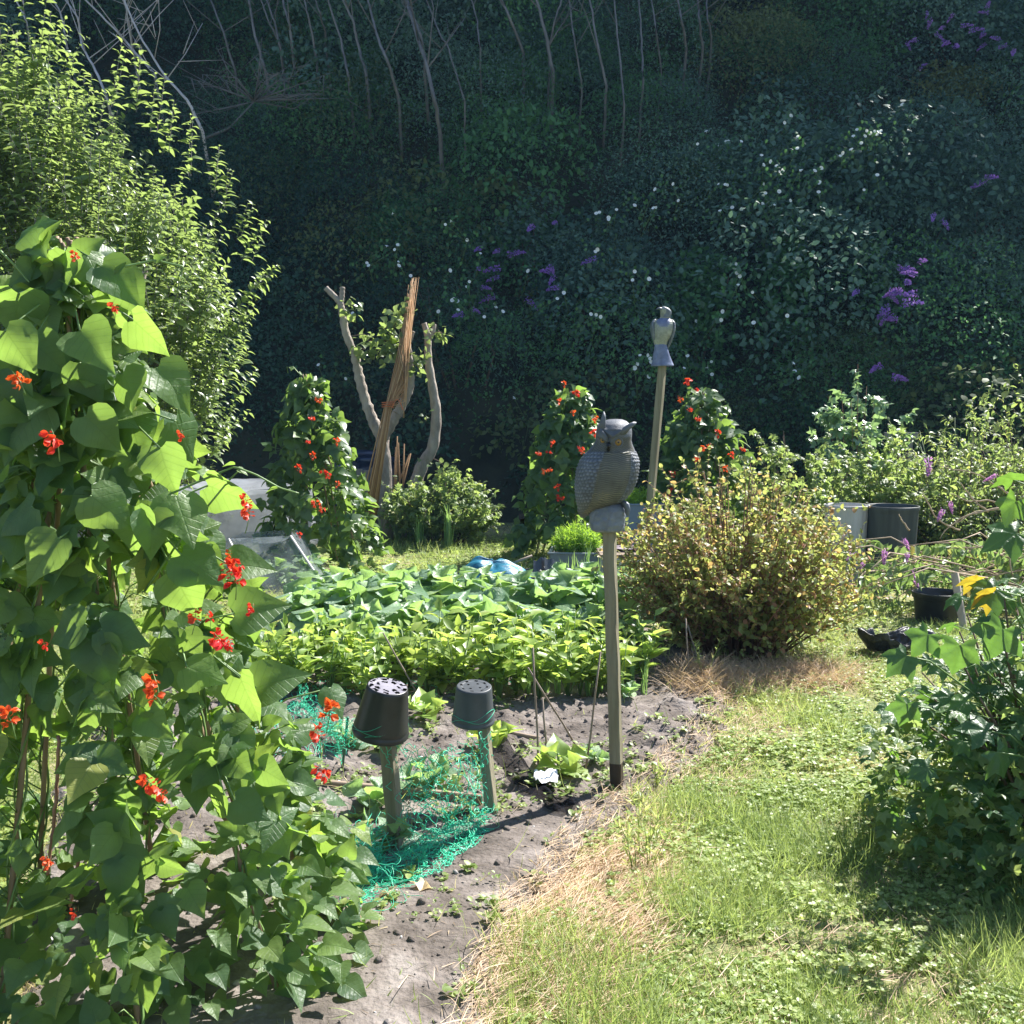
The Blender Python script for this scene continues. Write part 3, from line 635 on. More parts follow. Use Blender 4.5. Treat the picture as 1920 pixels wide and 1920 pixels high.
b = bank_bush(1770, 80, 250, 180, 3, .07, 'buddleia with purple flower spikes at the top right corner of the bank', name='buddleia_bush', cat='buddleia', tone=.6, n=1400)
spikes(b, [(1740, 20), (1745, 35), (1790, 25), (1850, 15), (1855, 25), (1770, 52), (1800, 50), (1815, 60), (1752, 62), (1720, 75), (1765, 78), (1845, 62), (1850, 82), (1878, 75), (1780, 80), (1790, 88), (1722, 130), (1900, 95), (1700, 78), (1890, 85)], .2)
b = bank_bush(1690, 520, 180, 260, 3, .08, 'buddleia with drooping purple spikes low on the right of the bank', name='buddleia_bush', cat='buddleia', tone=.3, n=1300)
spikes(b, [(1680, 503), (1685, 508), (1722, 492), (1720, 517), (1690, 545), (1663, 548), (1668, 553), (1720, 552), (1665, 575), (1670, 585), (1680, 600), (1655, 685), (1672, 708), (1608, 545), (1750, 402), (1766, 412), (1845, 335), (1850, 340), (1690, 570), (1700, 530)], .26)
b = bank_bush(1000, 500, 170, 170, 3, .07, 'buddleia with faint purple spikes in the middle of the bank', name='buddleia_bush', cat='buddleia', tone=.4, n=1000)
spikes(b, [(905, 465), (935, 470), (950, 480), (998, 425), (1043, 418), (940, 503), (895, 505), (938, 520), (1030, 500), (1035, 510), (1040, 518), (1050, 540), (885, 580), (900, 540), (985, 560), (1120, 485), (930, 555), (870, 590)], .22)

# bindweed: vines with white trumpets
def trumpet():
    nm = NM(); prof = [(.05, -.5), (.08, -.2), (.16, -.05), (.36, .02), (.5, .06)]
    nm.lathe(prof, seg=10, rnd=.9); nm.lathe([(.01, -.2), (.1, -.08), (.16, -.045)], seg=8, rnd=.2); return nm.mesh('flower', M_WHITE)
TRUMP = trumpet()
def bindweed(pts, label):
    ps = [front_pt(a, b_) for a, b_ in pts]; ps = [at(a, b_, p.y - .14) for (a, b_), p in zip(pts, ps)]
    c = sum(ps, Vector()) / len(ps)
    root = thing('bindweed', (c.x, c.y + .5, c.z - .5), label, 'bindweed', 'bindweed climbing over the bank')
    nm = NM(); lv = NM()
    for p in ps:
        put(TRUMP, 'flower', root, p, (PI / 2 + R.normal(-.35, .3), R.normal(0, .2), R.normal(0, .5)), .060 * R.uniform(.75, 1.15))
        q = p + Vector((R.normal(0, .3), .7, -R.uniform(.3, .8)))
        nm.tube([p + Vector((0, .02, 0)), (p + q) / 2 + Vector((R.normal(0, .1), -.1, 0)), q], .003, 4)
        m_ = 9; pp = np.array(p) + R.normal(0, .14, (m_, 3)) + [0, .1, -.05]
        lv.inst(ROUND, pp, frames(R.normal(size=(m_, 3)) + [0, 0, -1], [0, -1, .6]), .06, R.random(m_))
    nm.build('vine', M_STEM, root); lv.build('leaves', M_BANK[2], root)
bindweed([(1625, 245), (1632, 250), (1640, 246), (1648, 247), (1645, 252), (1652, 245), (1622, 255), (1615, 268), (1607, 243), (1600, 255), (1692, 196), (1596, 280), (1580, 287), (1576, 292)], 'white bindweed flowers in a dense arc high right on the bank')
bindweed([(1324, 246), (1345, 271), (1308, 270), (1361, 265), (1366, 264), (1390, 265), (1483, 217), (1471, 230), (1496, 256), (1495, 278), (1428, 291), (1432, 309), (1445, 303), (1500, 320)], 'scattered white bindweed flowers on the upper bank, above the bird figure')
bindweed([(1456, 311), (1462, 322), (1468, 319), (1502, 319), (1528, 320), (1540, 315), (1432, 345), (1435, 362), (1461, 359), (1482, 376), (1452, 384), (1430, 382), (1645, 328), (1620, 356), (1536, 342), (1535, 360)], 'white bindweed flowers in the band below the dense arc')
bindweed([(1347, 345), (1360, 346), (1364, 347), (1350, 395), (1373, 389), (1272, 376), (1262, 345), (1228, 355), (1225, 390), (1230, 389), (1390, 392)], 'white bindweed flowers on the leafy ledge left of the densest band')
bindweed([(1380, 495), (1381, 512), (1387, 518), (1384, 534), (1411, 548), (1217, 524), (1355, 584), (1352, 600), (1413, 605), (1305, 602), (1476, 592)], 'white bindweed flowers on the dark lower bank, right of the bird figure')
bindweed([(1215, 666), (1219, 672), (1221, 679), (1289, 667), (1283, 690), (1327, 689), (1334, 678), (1335, 702), (1488, 681), (1490, 696), (1498, 708), (1190, 690), (1200, 666), (1195, 682), (1216, 706)], 'low white bindweed flowers behind the base of the bird figure')
bindweed([(1108, 589), (1118, 590), (1126, 594), (1124, 398), (1118, 400), (1156, 393), (1141, 408), (1141, 412), (1190, 385), (1120, 468), (1116, 472), (1190, 509), (1186, 525), (1217, 523)], 'white bindweed flowers in the centre of the bank, above and left of the bird figure')
bindweed([(835, 421), (876, 450), (846, 414), (736, 400), (725, 461), (740, 468), (746, 459), (688, 493), (691, 498), (748, 490), (748, 498), (844, 507), (770, 517), (880, 528), (875, 538)], 'white bindweed flowers left of the middle of the bank')
bindweed([(851, 561), (858, 565), (848, 563), (928, 569), (930, 576), (943, 584), (908, 594), (901, 475), (990, 508), (1057, 549), (1045, 560), (822, 584), (859, 581), (661, 587), (648, 710), (597, 684), (964, 746)], 'white bindweed flowers low on the bank behind the pruned tree')

# slender bare trees at the top
def bare_tree(pl, w, label, twigs=3, mat=None):
    dd = [front_pt(*q).y - .32 for q in pl]; dd[0] += .45; d = dd[0]
    for i in range(1, len(dd)): dd[i] = min(dd[i], dd[i - 1] + .5)
    pts = [at(px, py, q) for (px, py), q in zip(pl, dd)]
    dr = (pts[-1] - pts[-2]).normalized(); pts.insert(0, pts[0] - Vector((0, -.5, .9)))
    pts += [pts[-1] + (dr + Vector((0, .05, .25))).normalized() * 2.0, pts[-1] + (dr + Vector((0, .1, .5))).normalized() * 4.2]
    # resample with slight wobble
    P = []; 
    for i in range(len(pts) - 1):
        for k_ in range(4): P.append(pts[i].lerp(pts[i + 1], k_ / 4) + Vector((R.normal(0, .007), R.normal(0, .007), 0)))
    P.append(pts[-1]); r0 = w * sx(d) / 2 * .72; rad = np.linspace(r0 * 1.1, r0 * .45, len(P))
    root = thing('bare_tree', (pts[0].x, pts[0].y, pts[0].z), label, 'tree', 'slender bare trees at the top of the bank')
    NM().tube(P, rad, 7).build('trunk', mat or M_PALE, root)
    b = NM()
    for i in range(twigs):
        k_ = int(R.integers(len(P) // 3, len(P) - 2)); s_ = P[k_]; dv = Vector((R.normal(0, .6), R.normal(0, .4), .9)).normalized(); L_ = R.uniform(.8, 2.2)
        e = s_ + dv * L_ + Vector((0, 0, .2)); mm = s_.lerp(e, .5) + Vector((R.normal(0, .1), 0, -.06))
        b.tube([s_, mm, e], [rad[k_] * .5, rad[k_] * .35, .004], 5)
        for j in range(3):
            q = s_.lerp(e, R.uniform(.3, .9)); b.tube([q, q + Vector((R.normal(0, .4), R.normal(0, .2), R.uniform(.1, .6)))], [.008, .003], 4)
    b.build('branches', mat or M_PALE, root)
    c = NM()                                                # thin crown, above the picture
    for j in range(3):
        q = P[-1] + Vector((R.normal(0, .5), R.normal(0, .5), R.uniform(-.4, .8))); lump_leaves(c, q, R.uniform(.6, .9), 150, .1, front=0)
    c.build('crown', M_BANK[0], root)
BT = [([(826, 255), (815, 188), (796, 109), (777, 49), (759, 0)], 11, 'thickest pale bare trunk leaning left, above the middle of the pruned tree', 5),
 ([(797, 110), (788, 64), (775, 30), (764, 0)], 8, 'bare trunk forking off beside the thickest pale trunk', 1),
 ([(747, 180), (725, 112), (710, 75), (695, 19), (690, 0)], 8, 'bare trunk just left of the thickest pale trunk', 3),
 ([(687, 142), (669, 75), (661, 37), (644, 0)], 8, None, 3), ([(654, 142), (639, 75), (616, 0)], 7, None, 2),
 ([(548, 84), (543, 50), (530, 0)], 8, None, 2), ([(525, 90), (515, 40), (500, 0)], 6, None, 2),
 ([(497, 127), (477, 67), (467, 0)], 8, None, 3), ([(526, 83), (500, 33), (490, 0)], 5, None, 1), ([(590, 90), (578, 30), (570, 0)], 6, None, 2),
 ([(1036, 131), (1025, 75), (1006, 0)], 10, 'bare twin trunk rising behind the bright green broad-leaved bush', 6),
 ([(1030, 90), (1040, 40), (1052, 0)], 6, None, 2), ([(982, 100), (955, 30), (940, 0)], 8, 'bare trunk with ivy left of the bright green bush', 3),
 ([(1137, 161), (1122, 94), (1107, 0)], 7, None, 3), ([(1171, 195), (1160, 94), (1152, 0)], 6, None, 3),
 ([(1206, 150), (1204, 75), (1197, 0)], 6, 'wavy thin bare trunk, just left of the olive tree high on the bank', 3), ([(1287, 90), (1278, 40), (1271, 0)], 7, None, 3), ([(1317, 90), (1312, 40), (1308, 0)], 7, None, 2), ([(1335, 75), (1328, 40), (1324, 0)], 6, None, 2),
 ([(870, 190), (842, 90), (820, 55), (800, 0)], 5, None, 2), ([(900, 90), (895, 40), (885, 0)], 5, None, 2), ([(1240, 130), (1230, 60), (1222, 0)], 5, None, 2), ([(1090, 150), (1075, 70), (1068, 0)], 5, None, 2),
 ([(440, 130), (420, 60), (395, 0)], 6, None, 3), ([(610, 60), (600, 25), (592, 0)], 5, None, 1)]
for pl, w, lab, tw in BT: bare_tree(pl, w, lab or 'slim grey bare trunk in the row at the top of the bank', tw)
M_PALE2 = surf_mat('sunlit_pale_wood', [(.3, (.36, .33, .33)), (.7, (.58, .54, .54))], scale=6, rough=.9, stretch=(1, 1, .3))  # lighter copy of the bare wood, sunlight put into its colour
for pl, w, lab in [([(380, 247), (350, 187), (313, 147), (267, 77)], 8, 'pale leaning dead trunk behind the right side of the apple tree'),
                   ([(290, 140), (247, 90), (213, 53), (160, 0)], 7, 'pale dead branchy trunk slanting up behind the apple tree top'),
                   ([(200, 180), (180, 133), (153, 87), (147, 33), (123, 0)], 7, 'pale kinked dead trunk right of the apple tree top'),
                   ([(250, 100), (240, 33), (233, 0)], 6, 'thin pale dead trunk, upright behind the apple tree'),
                   ([(124, 80), (117, 33), (100, 0)], 6, 'thin pale dead trunk nearest the apple tree top'),
                   ([(60, 120), (50, 40), (30, 0)], 5, 'thin pale dead trunk at the top left corner')]:
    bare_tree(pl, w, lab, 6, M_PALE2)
# dead brush fallen on the bank
p = front_pt(477, 187); p = at(477, 190, p.y - .3)
nm = NM()
for i in range(34):
    a = R.uniform(-.6, 3.6); L_ = R.uniform(.5, 1.5); e = p + Vector((math.cos(a) * L_, R.normal(-.1, .2), math.sin(a) * L_ * .6)); m_ = p.lerp(e, .5) + Vector((R.normal(0, .1), R.normal(0, .1), R.normal(0, .1)))
    nm.tube([p, m_, e], [.012, .008, .003], 4)
    for j in range(3):
        q = m_.lerp(e, R.random()); nm.tube([q, q + Vector((R.normal(0, .25), 0, R.normal(0, .2)))], [.006, .002], 4)
nm.tube([at(380, 262, p.y), at(430, 240, p.y), p], [.03, .02, .012], 5)
o = nm.build('dead_branch', M_PALE); tag(o, 'grey tangle of dead twigs lying on the upper left bank', 'dead branch')
# ------------------------------------------------------------------ climbing bean wigwams
def flowersT(seed, n=9, droop=.0):
    """raceme of scarlet bean flowers, unit ~ 0.1 m long, hanging on a stalk from the origin outwards (+Y)"""
    rr = np.random.default_rng(seed); nm = NM()
    nm.tube([(0, 0, 0), (0, .5, .12), (0, 1.0, .1)], [.018, .015, .01], 5, 0, 1)
    pet = leafT([(0, .08), (.3, .36), (.65, .42), (1, .12)], 5, fold=.45, curl=.35)
    for i in range(n):
        t = .42 + .58 * rr.random(); a = rr.random() * 6.28; o = np.array([math.cos(a) * .13, t, .1 + math.sin(a) * .13])
        nm.tube([(0, t, .1), tuple(o)], .009, 3, .2, 0)
        if rr.random() < .3:                               # bud
            d = norm(np.array([[math.cos(a), rr.normal() * .3, math.sin(a)]])); nm.inst(pet, [o], frames(d, rr.normal(size=(1, 3))), np.array([[.08, .12, .08]]), [.15]); continue
        d0 = norm(np.array([math.cos(a), .1 + rr.normal() * .3, math.sin(a) - .3]))
        dirs = norm(np.stack([d0 + rr.normal(0, .35, 3), d0 + rr.normal(0, .6, 3), d0 + rr.normal(0, .6, 3)]))
        nm.inst(pet, np.stack([o, o, o]), frames(dirs, rr.normal(size=(3, 3)) + [0, 0, 1]), np.array([.26, .20, .2]), np.array([.7, .4, .9]) * rr.uniform(.6, 1))
    return nm.mesh('flower_cluster', [M_RED, M_STEM])
FLW = [flowersT(i, 9 + i) for i in range(4)]
def wigwam(label, apex, c, rad, nc, ncl, lsz, flowers, mat, T=(BEAN,), top_over=.15, spread=.16, seed=3, name='runner_bean_wigwam', tmin=.03, cane_r=.009, bulge=0, ftop=1.0, pet=1.0, fsc=.11, lightdir=(-.1, -.55, .55)):
    rr = np.random.default_rng(seed); ap = np.array(tuple(apex)); c = np.array(tuple(c))
    root = thing(name, tuple(c), label, 'bean plants', 'runner bean wigwams')
    feet = []; 
    for i in range(nc):
        a = i * 2 * PI / nc + .3; f = c + np.array([math.cos(a) * rad, math.sin(a) * rad, -.03]); feet.append(f)
        over = ap + (ap - f) * top_over + rr.normal(0, .02, 3)
        NM().tube([f, f * .5 + ap * .5 + rr.normal(0, .012, 3), ap + rr.normal(0, .012, 3), over], [cane_r, cane_r, cane_r * .85, cane_r * .7], 7).build('cane', M_CANE, root)
    stems = NM(); lv = NM(); P = []; D = []; H = []; S = []; Rn = []
    for f in feet:                                          # vines twisting up each cane
        for k in range(2):
            t = np.linspace(0, ftop, 60); ph = rr.random() * 6
            p = f[None] * (1 - t[:, None]) + ap[None] * t[:, None]; L_ = np.linalg.norm(ap - f)
            p = p + np.stack([np.cos(t * L_ * 16 + ph), np.sin(t * L_ * 16 + ph), 0 * t], 1) * (cane_r + .006)
            stems.tube(p, .0035, 4)
    for i in range(ncl):
        f = feet[int(rr.integers(0, nc))]; t = tmin + (ftop - tmin) * rr.random() ** .95
        base = f * (1 - t) + ap * t
        rw = spread * (1 - .35 * t) + bulge * math.sin(t * PI)
        od = base - (c * (1 - t) + ap * t); od[2] = 0; od = od / (np.linalg.norm(od) + 1e-6) * (1 - .5 * t) + rr.normal(0, .55, 3) * [1, 1, .3]
        od = od / (np.linalg.norm(od) + 1e-6)
        pl = pet * rr.uniform(.35, 1.0) * rw * 1.0
        tip = base + od * pl + np.array([0, 0, rr.uniform(-.02, .09) * pet]) 
        stems.tube([base, (base + tip) / 2 + [0, 0, .03 * pet], tip], .0022, 4)
        s = lsz * rr.uniform(.6, 1.25) * (1 if t < .85 else .85)
        dr = norm(od * .55 + np.array([0, 0, -.55]) + rr.normal(0, .38, 3)); hint = od * .5 + np.array(lightdir) + rr.normal(0, .5, 3)
        B = frames(dr[None], hint)[0]
        for a, k in ((0, 1.0), (1.35, .82), (-1.35, .82)):
            d = B[:, 1] * math.cos(a) + B[:, 0] * math.sin(a) + rr.normal(0, .16, 3); o = tip + (B[:, 1] * .22 * s if a == 0 else 0)
            P.append(o); D.append(d); H.append(hint + rr.normal(0, .35, 3) + B[:, 2] * .4); S.append(s * k); Rn.append(rr.random())
    P, D, H, S, Rn = map(np.array, (P, D, H, S, Rn))
    for j, Tm in enumerate(T):
        q = np.arange(len(P)) % len(T) == j
        sc = np.stack([S[q] * rr.uniform(.85, 1.05, q.sum()), S[q], S[q] * rr.uniform(.3, 1.2, q.sum())], 1)
        lv.inst(Tm, P[q], frames(D[q], H[q]), sc, Rn[q])
    return root, stems, lv, feet, ap, rr
def finish_wigwam(w, mat, flowers, fsc):
    root, stems, lv, feet, ap, rr = w
    stems.build('vine', M_STEM, root); lv.build('foliage', mat, root)
    for p in flowers:
        put(FLW[int(rr.integers(0, 4))], 'flower_cluster', root, p, (rr.uniform(.5, 1.5), rr.uniform(-.3, .3), rr.uniform(-2.6, -.4) + PI / 2 + PI), fsc * .7 * rr.uniform(.85, 1.2))

# the big one beside the camera
NW = wigwam('huge wigwam of runner beans with large leaves, filling the left foreground', at(125, 500, 2.72), (-1.06, 2.86, 0.0), .50, 8, 800, .088, None, M_BEAN, (BEAN, BEAN2), seed=21, spread=.16, cane_r=.008, top_over=.03)
root, stems, lv, feet, ap, rr = NW
# big leaves placed one by one where the top of the vine hangs free: (px, py, depth, length px, direction on the picture in degrees (0 right, 90 up), facing)
BIG = [(90, 470, 2.3, 120, 265, 0), (40, 440, 2.3, 110, 20, 1), (120, 475, 2.3, 110, 280, 0), (165, 480, 2.3, 100, 300, 0), (190, 500, 2.3, 120, 320, 0), (210, 520, 2.3, 130, 300, 1), (60, 545, 2.3, 130, 310, 0),
       (35, 550, 2.2, 140, 250, 0), (150, 620, 2.2, 135, 318, 1), (250, 600, 2.3, 120, 320, 0), (295, 690, 2.3, 130, 310, 0), (150, 680, 2.2, 110, 295, 1), (160, 780, 2.15, 120, 310, 1), (330, 790, 2.3, 140, 285, 0),
       (130, 740, 2.2, 130, 240, 1), (70, 760, 2.2, 150, 240, 1), (300, 840, 2.25, 120, 285, 1), (390, 910, 2.3, 130, 340, 0), (250, 950, 2.15, 125, 265, 1), (170, 930, 2.1, 130, 320, 1), (280, 960, 2.15, 115, 280, 0), (330, 930, 2.2, 140, 300, 0),
       (110, 1010, 2.1, 130, 235, 1), (60, 950, 2.15, 120, 215, 1), (160, 1170, 2.1, 120, 200, 1), (190, 1180, 2.1, 120, 340, 1), (180, 1200, 2.1, 130, 290, 1), (340, 1040, 2.2, 130, 330, 1), (440, 1150, 2.3, 130, 10, 1), (350, 1250, 2.2, 110, 345, 0),
       (480, 1290, 2.3, 130, 20, 1), (450, 1270, 2.25, 130, 300, 0), (30, 1310, 2.1, 110, 200, 1), (100, 1300, 2.1, 90, 180, 1), (430, 1060, 2.3, 110, 0, 1), (250, 1480, 2.15, 110, 240, 1), (420, 1490, 2.2, 95, 240, 1), (440, 1500, 2.2, 100, 335, 0), (330, 1080, 2.2, 130, 290, 1), (620, 1290, 2.6, 80, 300, 0),
       (30, 700, 2.2, 130, 270, 1), (10, 620, 2.1, 120, 300, 1), (230, 700, 2.25, 110, 300, 0), (240, 780, 2.3, 120, 290, 1), (60, 640, 2.2, 110, 320, 0)]
P = []; D = []; H = []; S = []
for px, py, d, L_, a, f in BIG:
    a = math.radians(a); d += .32; o_ = at(px, py, d); e = at(px + math.cos(a) * 10, py - math.sin(a) * 10, d) - o_; e.normalize()
    P.append(o_[:]); D.append((e.x, rr.normal(0, .25), e.z)); H.append((-.1, -.75, .55) if f else (.35, .75, .35) if rr.random() < .4 else (.5, -.8, .2)); S.append(L_ * sx(d) * .80)
    near = min(((ap * t + ft * (1 - t)) for ft in feet for t in (.2, .35, .5, .65, .8, .95, 1.0)), key=lambda q: np.linalg.norm(q - np.array(o_[:])))
    stems.tube([near, (near + np.array(o_[:])) / 2 + [0, 0, .03], o_[:]], .0025, 5)
S = np.array(S); P = np.array(P)
for j, Tm in enumerate((BEAN, BEAN2)):
    q = np.arange(len(S)) % 2 == j; lv.inst(Tm, P[q], frames(np.array(D)[q], np.array(H)[q] + rr.normal(0, .12, (q.sum(), 3))), S[q], rr.random(q.sum()) * .9)
# runners reaching out to the right
for pts in ([(235, 500), (290, 488), (345, 500), (330, 530)], [(300, 935), (380, 900), (440, 875), (480, 890), (525, 915), (560, 925)], [(20, 560), (70, 590), (120, 640)], [(0, 470), (30, 500), (55, 530)], [(270, 1110), (340, 1010), (430, 900), (450, 880)], [(30, 668), (90, 665), (135, 672)]):
    q = [np.array(at(a, b_, 2.6)[:]) for a, b_ in pts]; t = np.linspace(0, len(q) - 1, 24); ii = np.minimum(t.astype(int), len(q) - 2); fr = (t - ii)[:, None]; q = np.array(q)
    stems.tube(q[ii] * (1 - fr) + q[ii + 1] * fr, np.linspace(.0035, .002, 24), 5)
q = [at(a, b_, 2.6)[:] for a, b_ in [(440, 870), (445, 880), (520, 915), (290, 488), (330, 520), (400, 888)]]
lv.inst(BEAN_S, q, rand_frames(6), .03, np.full(6, .9))
# twining brown stems visible low down
for pts in ([(130, 1700), (150, 1600), (165, 1500), (175, 1400)], [(90, 1640), (105, 1500), (110, 1380)]):
    q = np.array([at(a, b_, 2.45)[:] for a, b_ in pts]); t = np.linspace(0, len(q) - 1, 24); ii = np.minimum(t.astype(int), len(q) - 2); fr = (t - ii)[:, None]
    stems.tube(q[ii] * (1 - fr) + q[ii + 1] * fr + rr.normal(0, .001, (24, 3)), .0045, 6, mat=1)
# leaves round the foot of the wigwam, trailing on the soil
n_ = 460; a = rr.random(n_) * 2 * PI; r_ = .25 + .42 * rr.random(n_); p = np.stack([-1.06 + np.cos(a) * r_, 2.84 + np.sin(a) * r_ * .95, .06 + .34 * rr.random(n_) ** 1.3], 1)
lv.inst(BEAN, p, frames(np.stack([np.cos(a) + rr.normal(0, .5, n_), np.sin(a) + rr.normal(0, .5, n_), rr.normal(-.2, .3, n_)], 1), np.stack([rr.normal(0, .3, n_), rr.normal(-.35, .3, n_), 1 + 0 * a], 1)), .045 + .045 * rr.random(n_), rr.random(n_))
stems.build('vine', [M_STEM, M_REDTWIG], root); lv.build('foliage', M_BEAN, root)
for (px, py, d, s) in [(432, 1110, 2.12, .12), (442, 1125, 2.1, .12), (455, 1085, 2.15, .07), (360, 1190, 2.05, .09), (438, 1240, 2.1, .13), (425, 1250, 2.08, .1), (300, 1322, 2.02, .13), (310, 1330, 2.02, .1), (612, 1375, 2.35, .13), (602, 1415, 2.35, .12), (622, 1470, 2.35, .11),
                       (312, 1510, 2.0, .13), (318, 1520, 2.0, .1), (30, 1385, 1.95, .11), (48, 740, 2.15, .1), (112, 865, 2.1, .12), (460, 1000, 2.3, .11), (468, 970, 2.3, .09), (432, 1058, 2.3, .06), (345, 835, 2.2, .06), (143, 500, 2.25, .06), (215, 605, 2.2, .07), (95, 1640, 2.0, .07), (395, 1180, 2.15, .06), (145, 1732, 2.0, .06), (85, 1230, 2.05, .06), (470, 1165, 2.2, .07)]:
    put(FLW[int(rr.integers(0, 4))], 'flower_cluster', root, at(px, py, d + .2), (rr.uniform(.9, 1.7), rr.uniform(-.4, .4), rr.uniform(-2.2, -.9) + PI), s * .62)

def scat_fl(px_list, d): return [at(a, b_, d) for a, b_ in px_list]
w = wigwam('tall narrow wigwam of runner beans left of the pruned tree', at(575, 722, 10.2), (-1.92, 10.3, 0), .40, 6, 620, .12, None, M_BEANFAR, (BEAN_S, BEAN), seed=4, spread=.24, bulge=.10, top_over=.04, cane_r=.007, lightdir=(0, -.35, .8))
w[2].inst(BEAN_S, [at(a, b_, 10.2)[:] for a, b_ in [(545, 692), (552, 690), (562, 700), (568, 712), (520, 770)]], rand_frames(5), .06, np.full(5, .8)); w[1].tube([at(a, b_, 10.2) for a, b_ in [(540, 700), (538, 688), (550, 688), (562, 702), (575, 725)]], .004, 4)
finish_wigwam(w, M_BEANFAR, scat_fl([(604, 756), (586, 800), (575, 842), (630, 838), (592, 870), (618, 895), (570, 890), (603, 965), (598, 958), (632, 920), (560, 1010), (612, 905)], 9.62), .145)
w = wigwam('runner bean wigwam with many red flowers behind the owl figure', at(1068, 745, 11.2), (.66, 11.2, 0), .43, 6, 680, .12, None, M_BEANFAR, (BEAN_S, BEAN), seed=5, spread=.26, bulge=.14, top_over=.04, cane_r=.007, lightdir=(0, -.35, .8))
finish_wigwam(w, M_BEANFAR, scat_fl([(1062, 730), (1075, 745), (1080, 755), (1042, 762), (1110, 798), (1106, 824), (1026, 840), (1036, 858), (1008, 865), (1018, 890), (1026, 890), (1038, 925), (1094, 860), (1050, 945), (1070, 780), (1092, 850)], 10.62), .15)
w = wigwam('runner bean wigwam with red flowers right of the bird figure', at(1318, 745, 11.2), (2.08, 11.3, 0), .43, 6, 680, .12, None, M_BEANFAR, (BEAN_S, BEAN), seed=6, spread=.27, bulge=.16, top_over=.04, cane_r=.007, lightdir=(0, -.35, .8))
finish_wigwam(w, M_BEANFAR, scat_fl([(1288, 730), (1300, 742), (1286, 782), (1303, 800), (1350, 823), (1320, 848), (1316, 852), (1296, 868), (1374, 866), (1358, 893), (1250, 935), (1275, 757), (1388, 855), (1262, 900)], 10.62), .15)

# ------------------------------------------------------------------ apple tree
root = thing('apple_tree', (-3.5, 8.3, 0), 'large sunlit apple tree with upright leafy shoots at the left', 'tree')
tk = NM(); t0 = Vector((-3.55, 8.3, -.05)); fork = Vector((-3.5, 8.3, .75))
tk.tube([t0, t0.lerp(fork, .5) + Vector((.02, 0, 0)), fork], [.12, .095, .09], 10)
tw = NM(); lv = NM()
ELL = [((-3.7, 8.3, 2.3), (1.45, 1.35, 1.3)), ((-3.95, 8.2, 3.65), (.5, .6, .65)), ((-2.78, 8.1, 2.15), (.6, .9, .95)), ((-2.95, 8.2, 1.4), (.6, .9, .6)), ((-4.5, 8.3, 3.0), (1.0, 1, .95)), ((-3.9, 8.4, 1.5), (1.2, 1, .75)), ((-3.45, 8.2, 3.05), (.65, .8, .7))]
for i in range(9):
    a = i * .7; e = Vector((-3.5 + math.cos(a) * 1.0, 8.3 + math.sin(a) * .8, 2.2 + .5 * random.random())); m_ = fork.lerp(e, .5) + Vector((0, 0, .1))
    tk.tube([fork, m_, e], [.05, .035, .012], 7)
tk.build('trunk', M_BARK, root)
P0 = []; P1 = []; LP = []; LD = []; LH = []; LS = []; LR = []
def shoot(b0, dirv, L_, n, size, tone=.5):
    P0.append(b0); P1.append(b0 + dirv * L_)
    t = (np.arange(n) + .5) / n; p = b0 + dirv[None] * (t * L_)[:, None]; a = np.arange(n) * 2.4 + R.random() * 6
    up = np.array([0, 0, 1.]); x_ = norm(np.cross(dirv, up + .01)); y_ = np.cross(dirv, x_)
    o_ = np.cos(a)[:, None] * x_ + np.sin(a)[:, None] * y_
    LP.append(p); LD.append(o_ + dirv * .5 + R.normal(0, .2, (n, 3))); LH.append(dirv * .8 + [0, 0, .5] + R.normal(0, .3, (n, 3)) - o_ * .3); LS.append(size * (1.05 - .5 * t) * R.uniform(.8, 1.2, n)); LR.append(np.clip(tone * .5 + R.random(n) * .45 + t * .15, 0, 1))
for i in range(1500):
    c, r_ = ELL[int(R.choice(7, p=[.26, .10, .15, .09, .16, .11, .13]))]
    d = norm(R.normal(size=3)); k = R.random() ** .42; b0 = np.array(c) + d * np.array(r_) * k
    dirv = norm(np.array([d[0] * .55 + R.normal(0, .25), d[1] * .4 + R.normal(0, .25), .75 + R.random() * .5]))
    L_ = R.uniform(.22, .55); shoot(b0, dirv, L_, int(L_ / .032) + 3, .098, R.random())
for (px, py, L_, dx) in [(72, 110, .75, 0), (50, 150, .5, -.2), (212, 180, .5, .05), (258, 190, .48, .1), (285, 230, .45, .15), (310, 270, .4, .2), (355, 310, .45, .1), (400, 340, .35, .25), (425, 370, .3, .3), (460, 470, .35, .5), (475, 520, .25, .9), (440, 560, .35, .6), (430, 620, .3, .6), (440, 730, .3, .7), (420, 680, .3, .6), (20, 200, .5, -.1), (120, 170, .4, .1), (150, 210, .35, .2), (90, 90, .35, .15), (440, 430, .3, .4), (385, 730, .3, .5), (410, 790, .25, .6), (400, 840, .25, .5)]:
    for j in range(2):
        b0 = np.array(at(px + R.normal(0, 6), py + 20, 8.1 + R.normal(0, .15))[:]); shoot(b0, norm(np.array([dx + R.normal(0, .06), R.normal(0, .15), 1.])), L_, int(L_ / .034) + 3, .098, .8)
sticks(tw, np.array(P0), np.array(P1), .0035); tw.build('shoots', M_PALE, root)
lv.inst(OVAL6, np.concatenate(LP), frames(np.concatenate(LD), np.concatenate(LH)), np.concatenate(LS), np.concatenate(LR)); lv.build('foliage', M_APPLE, root)

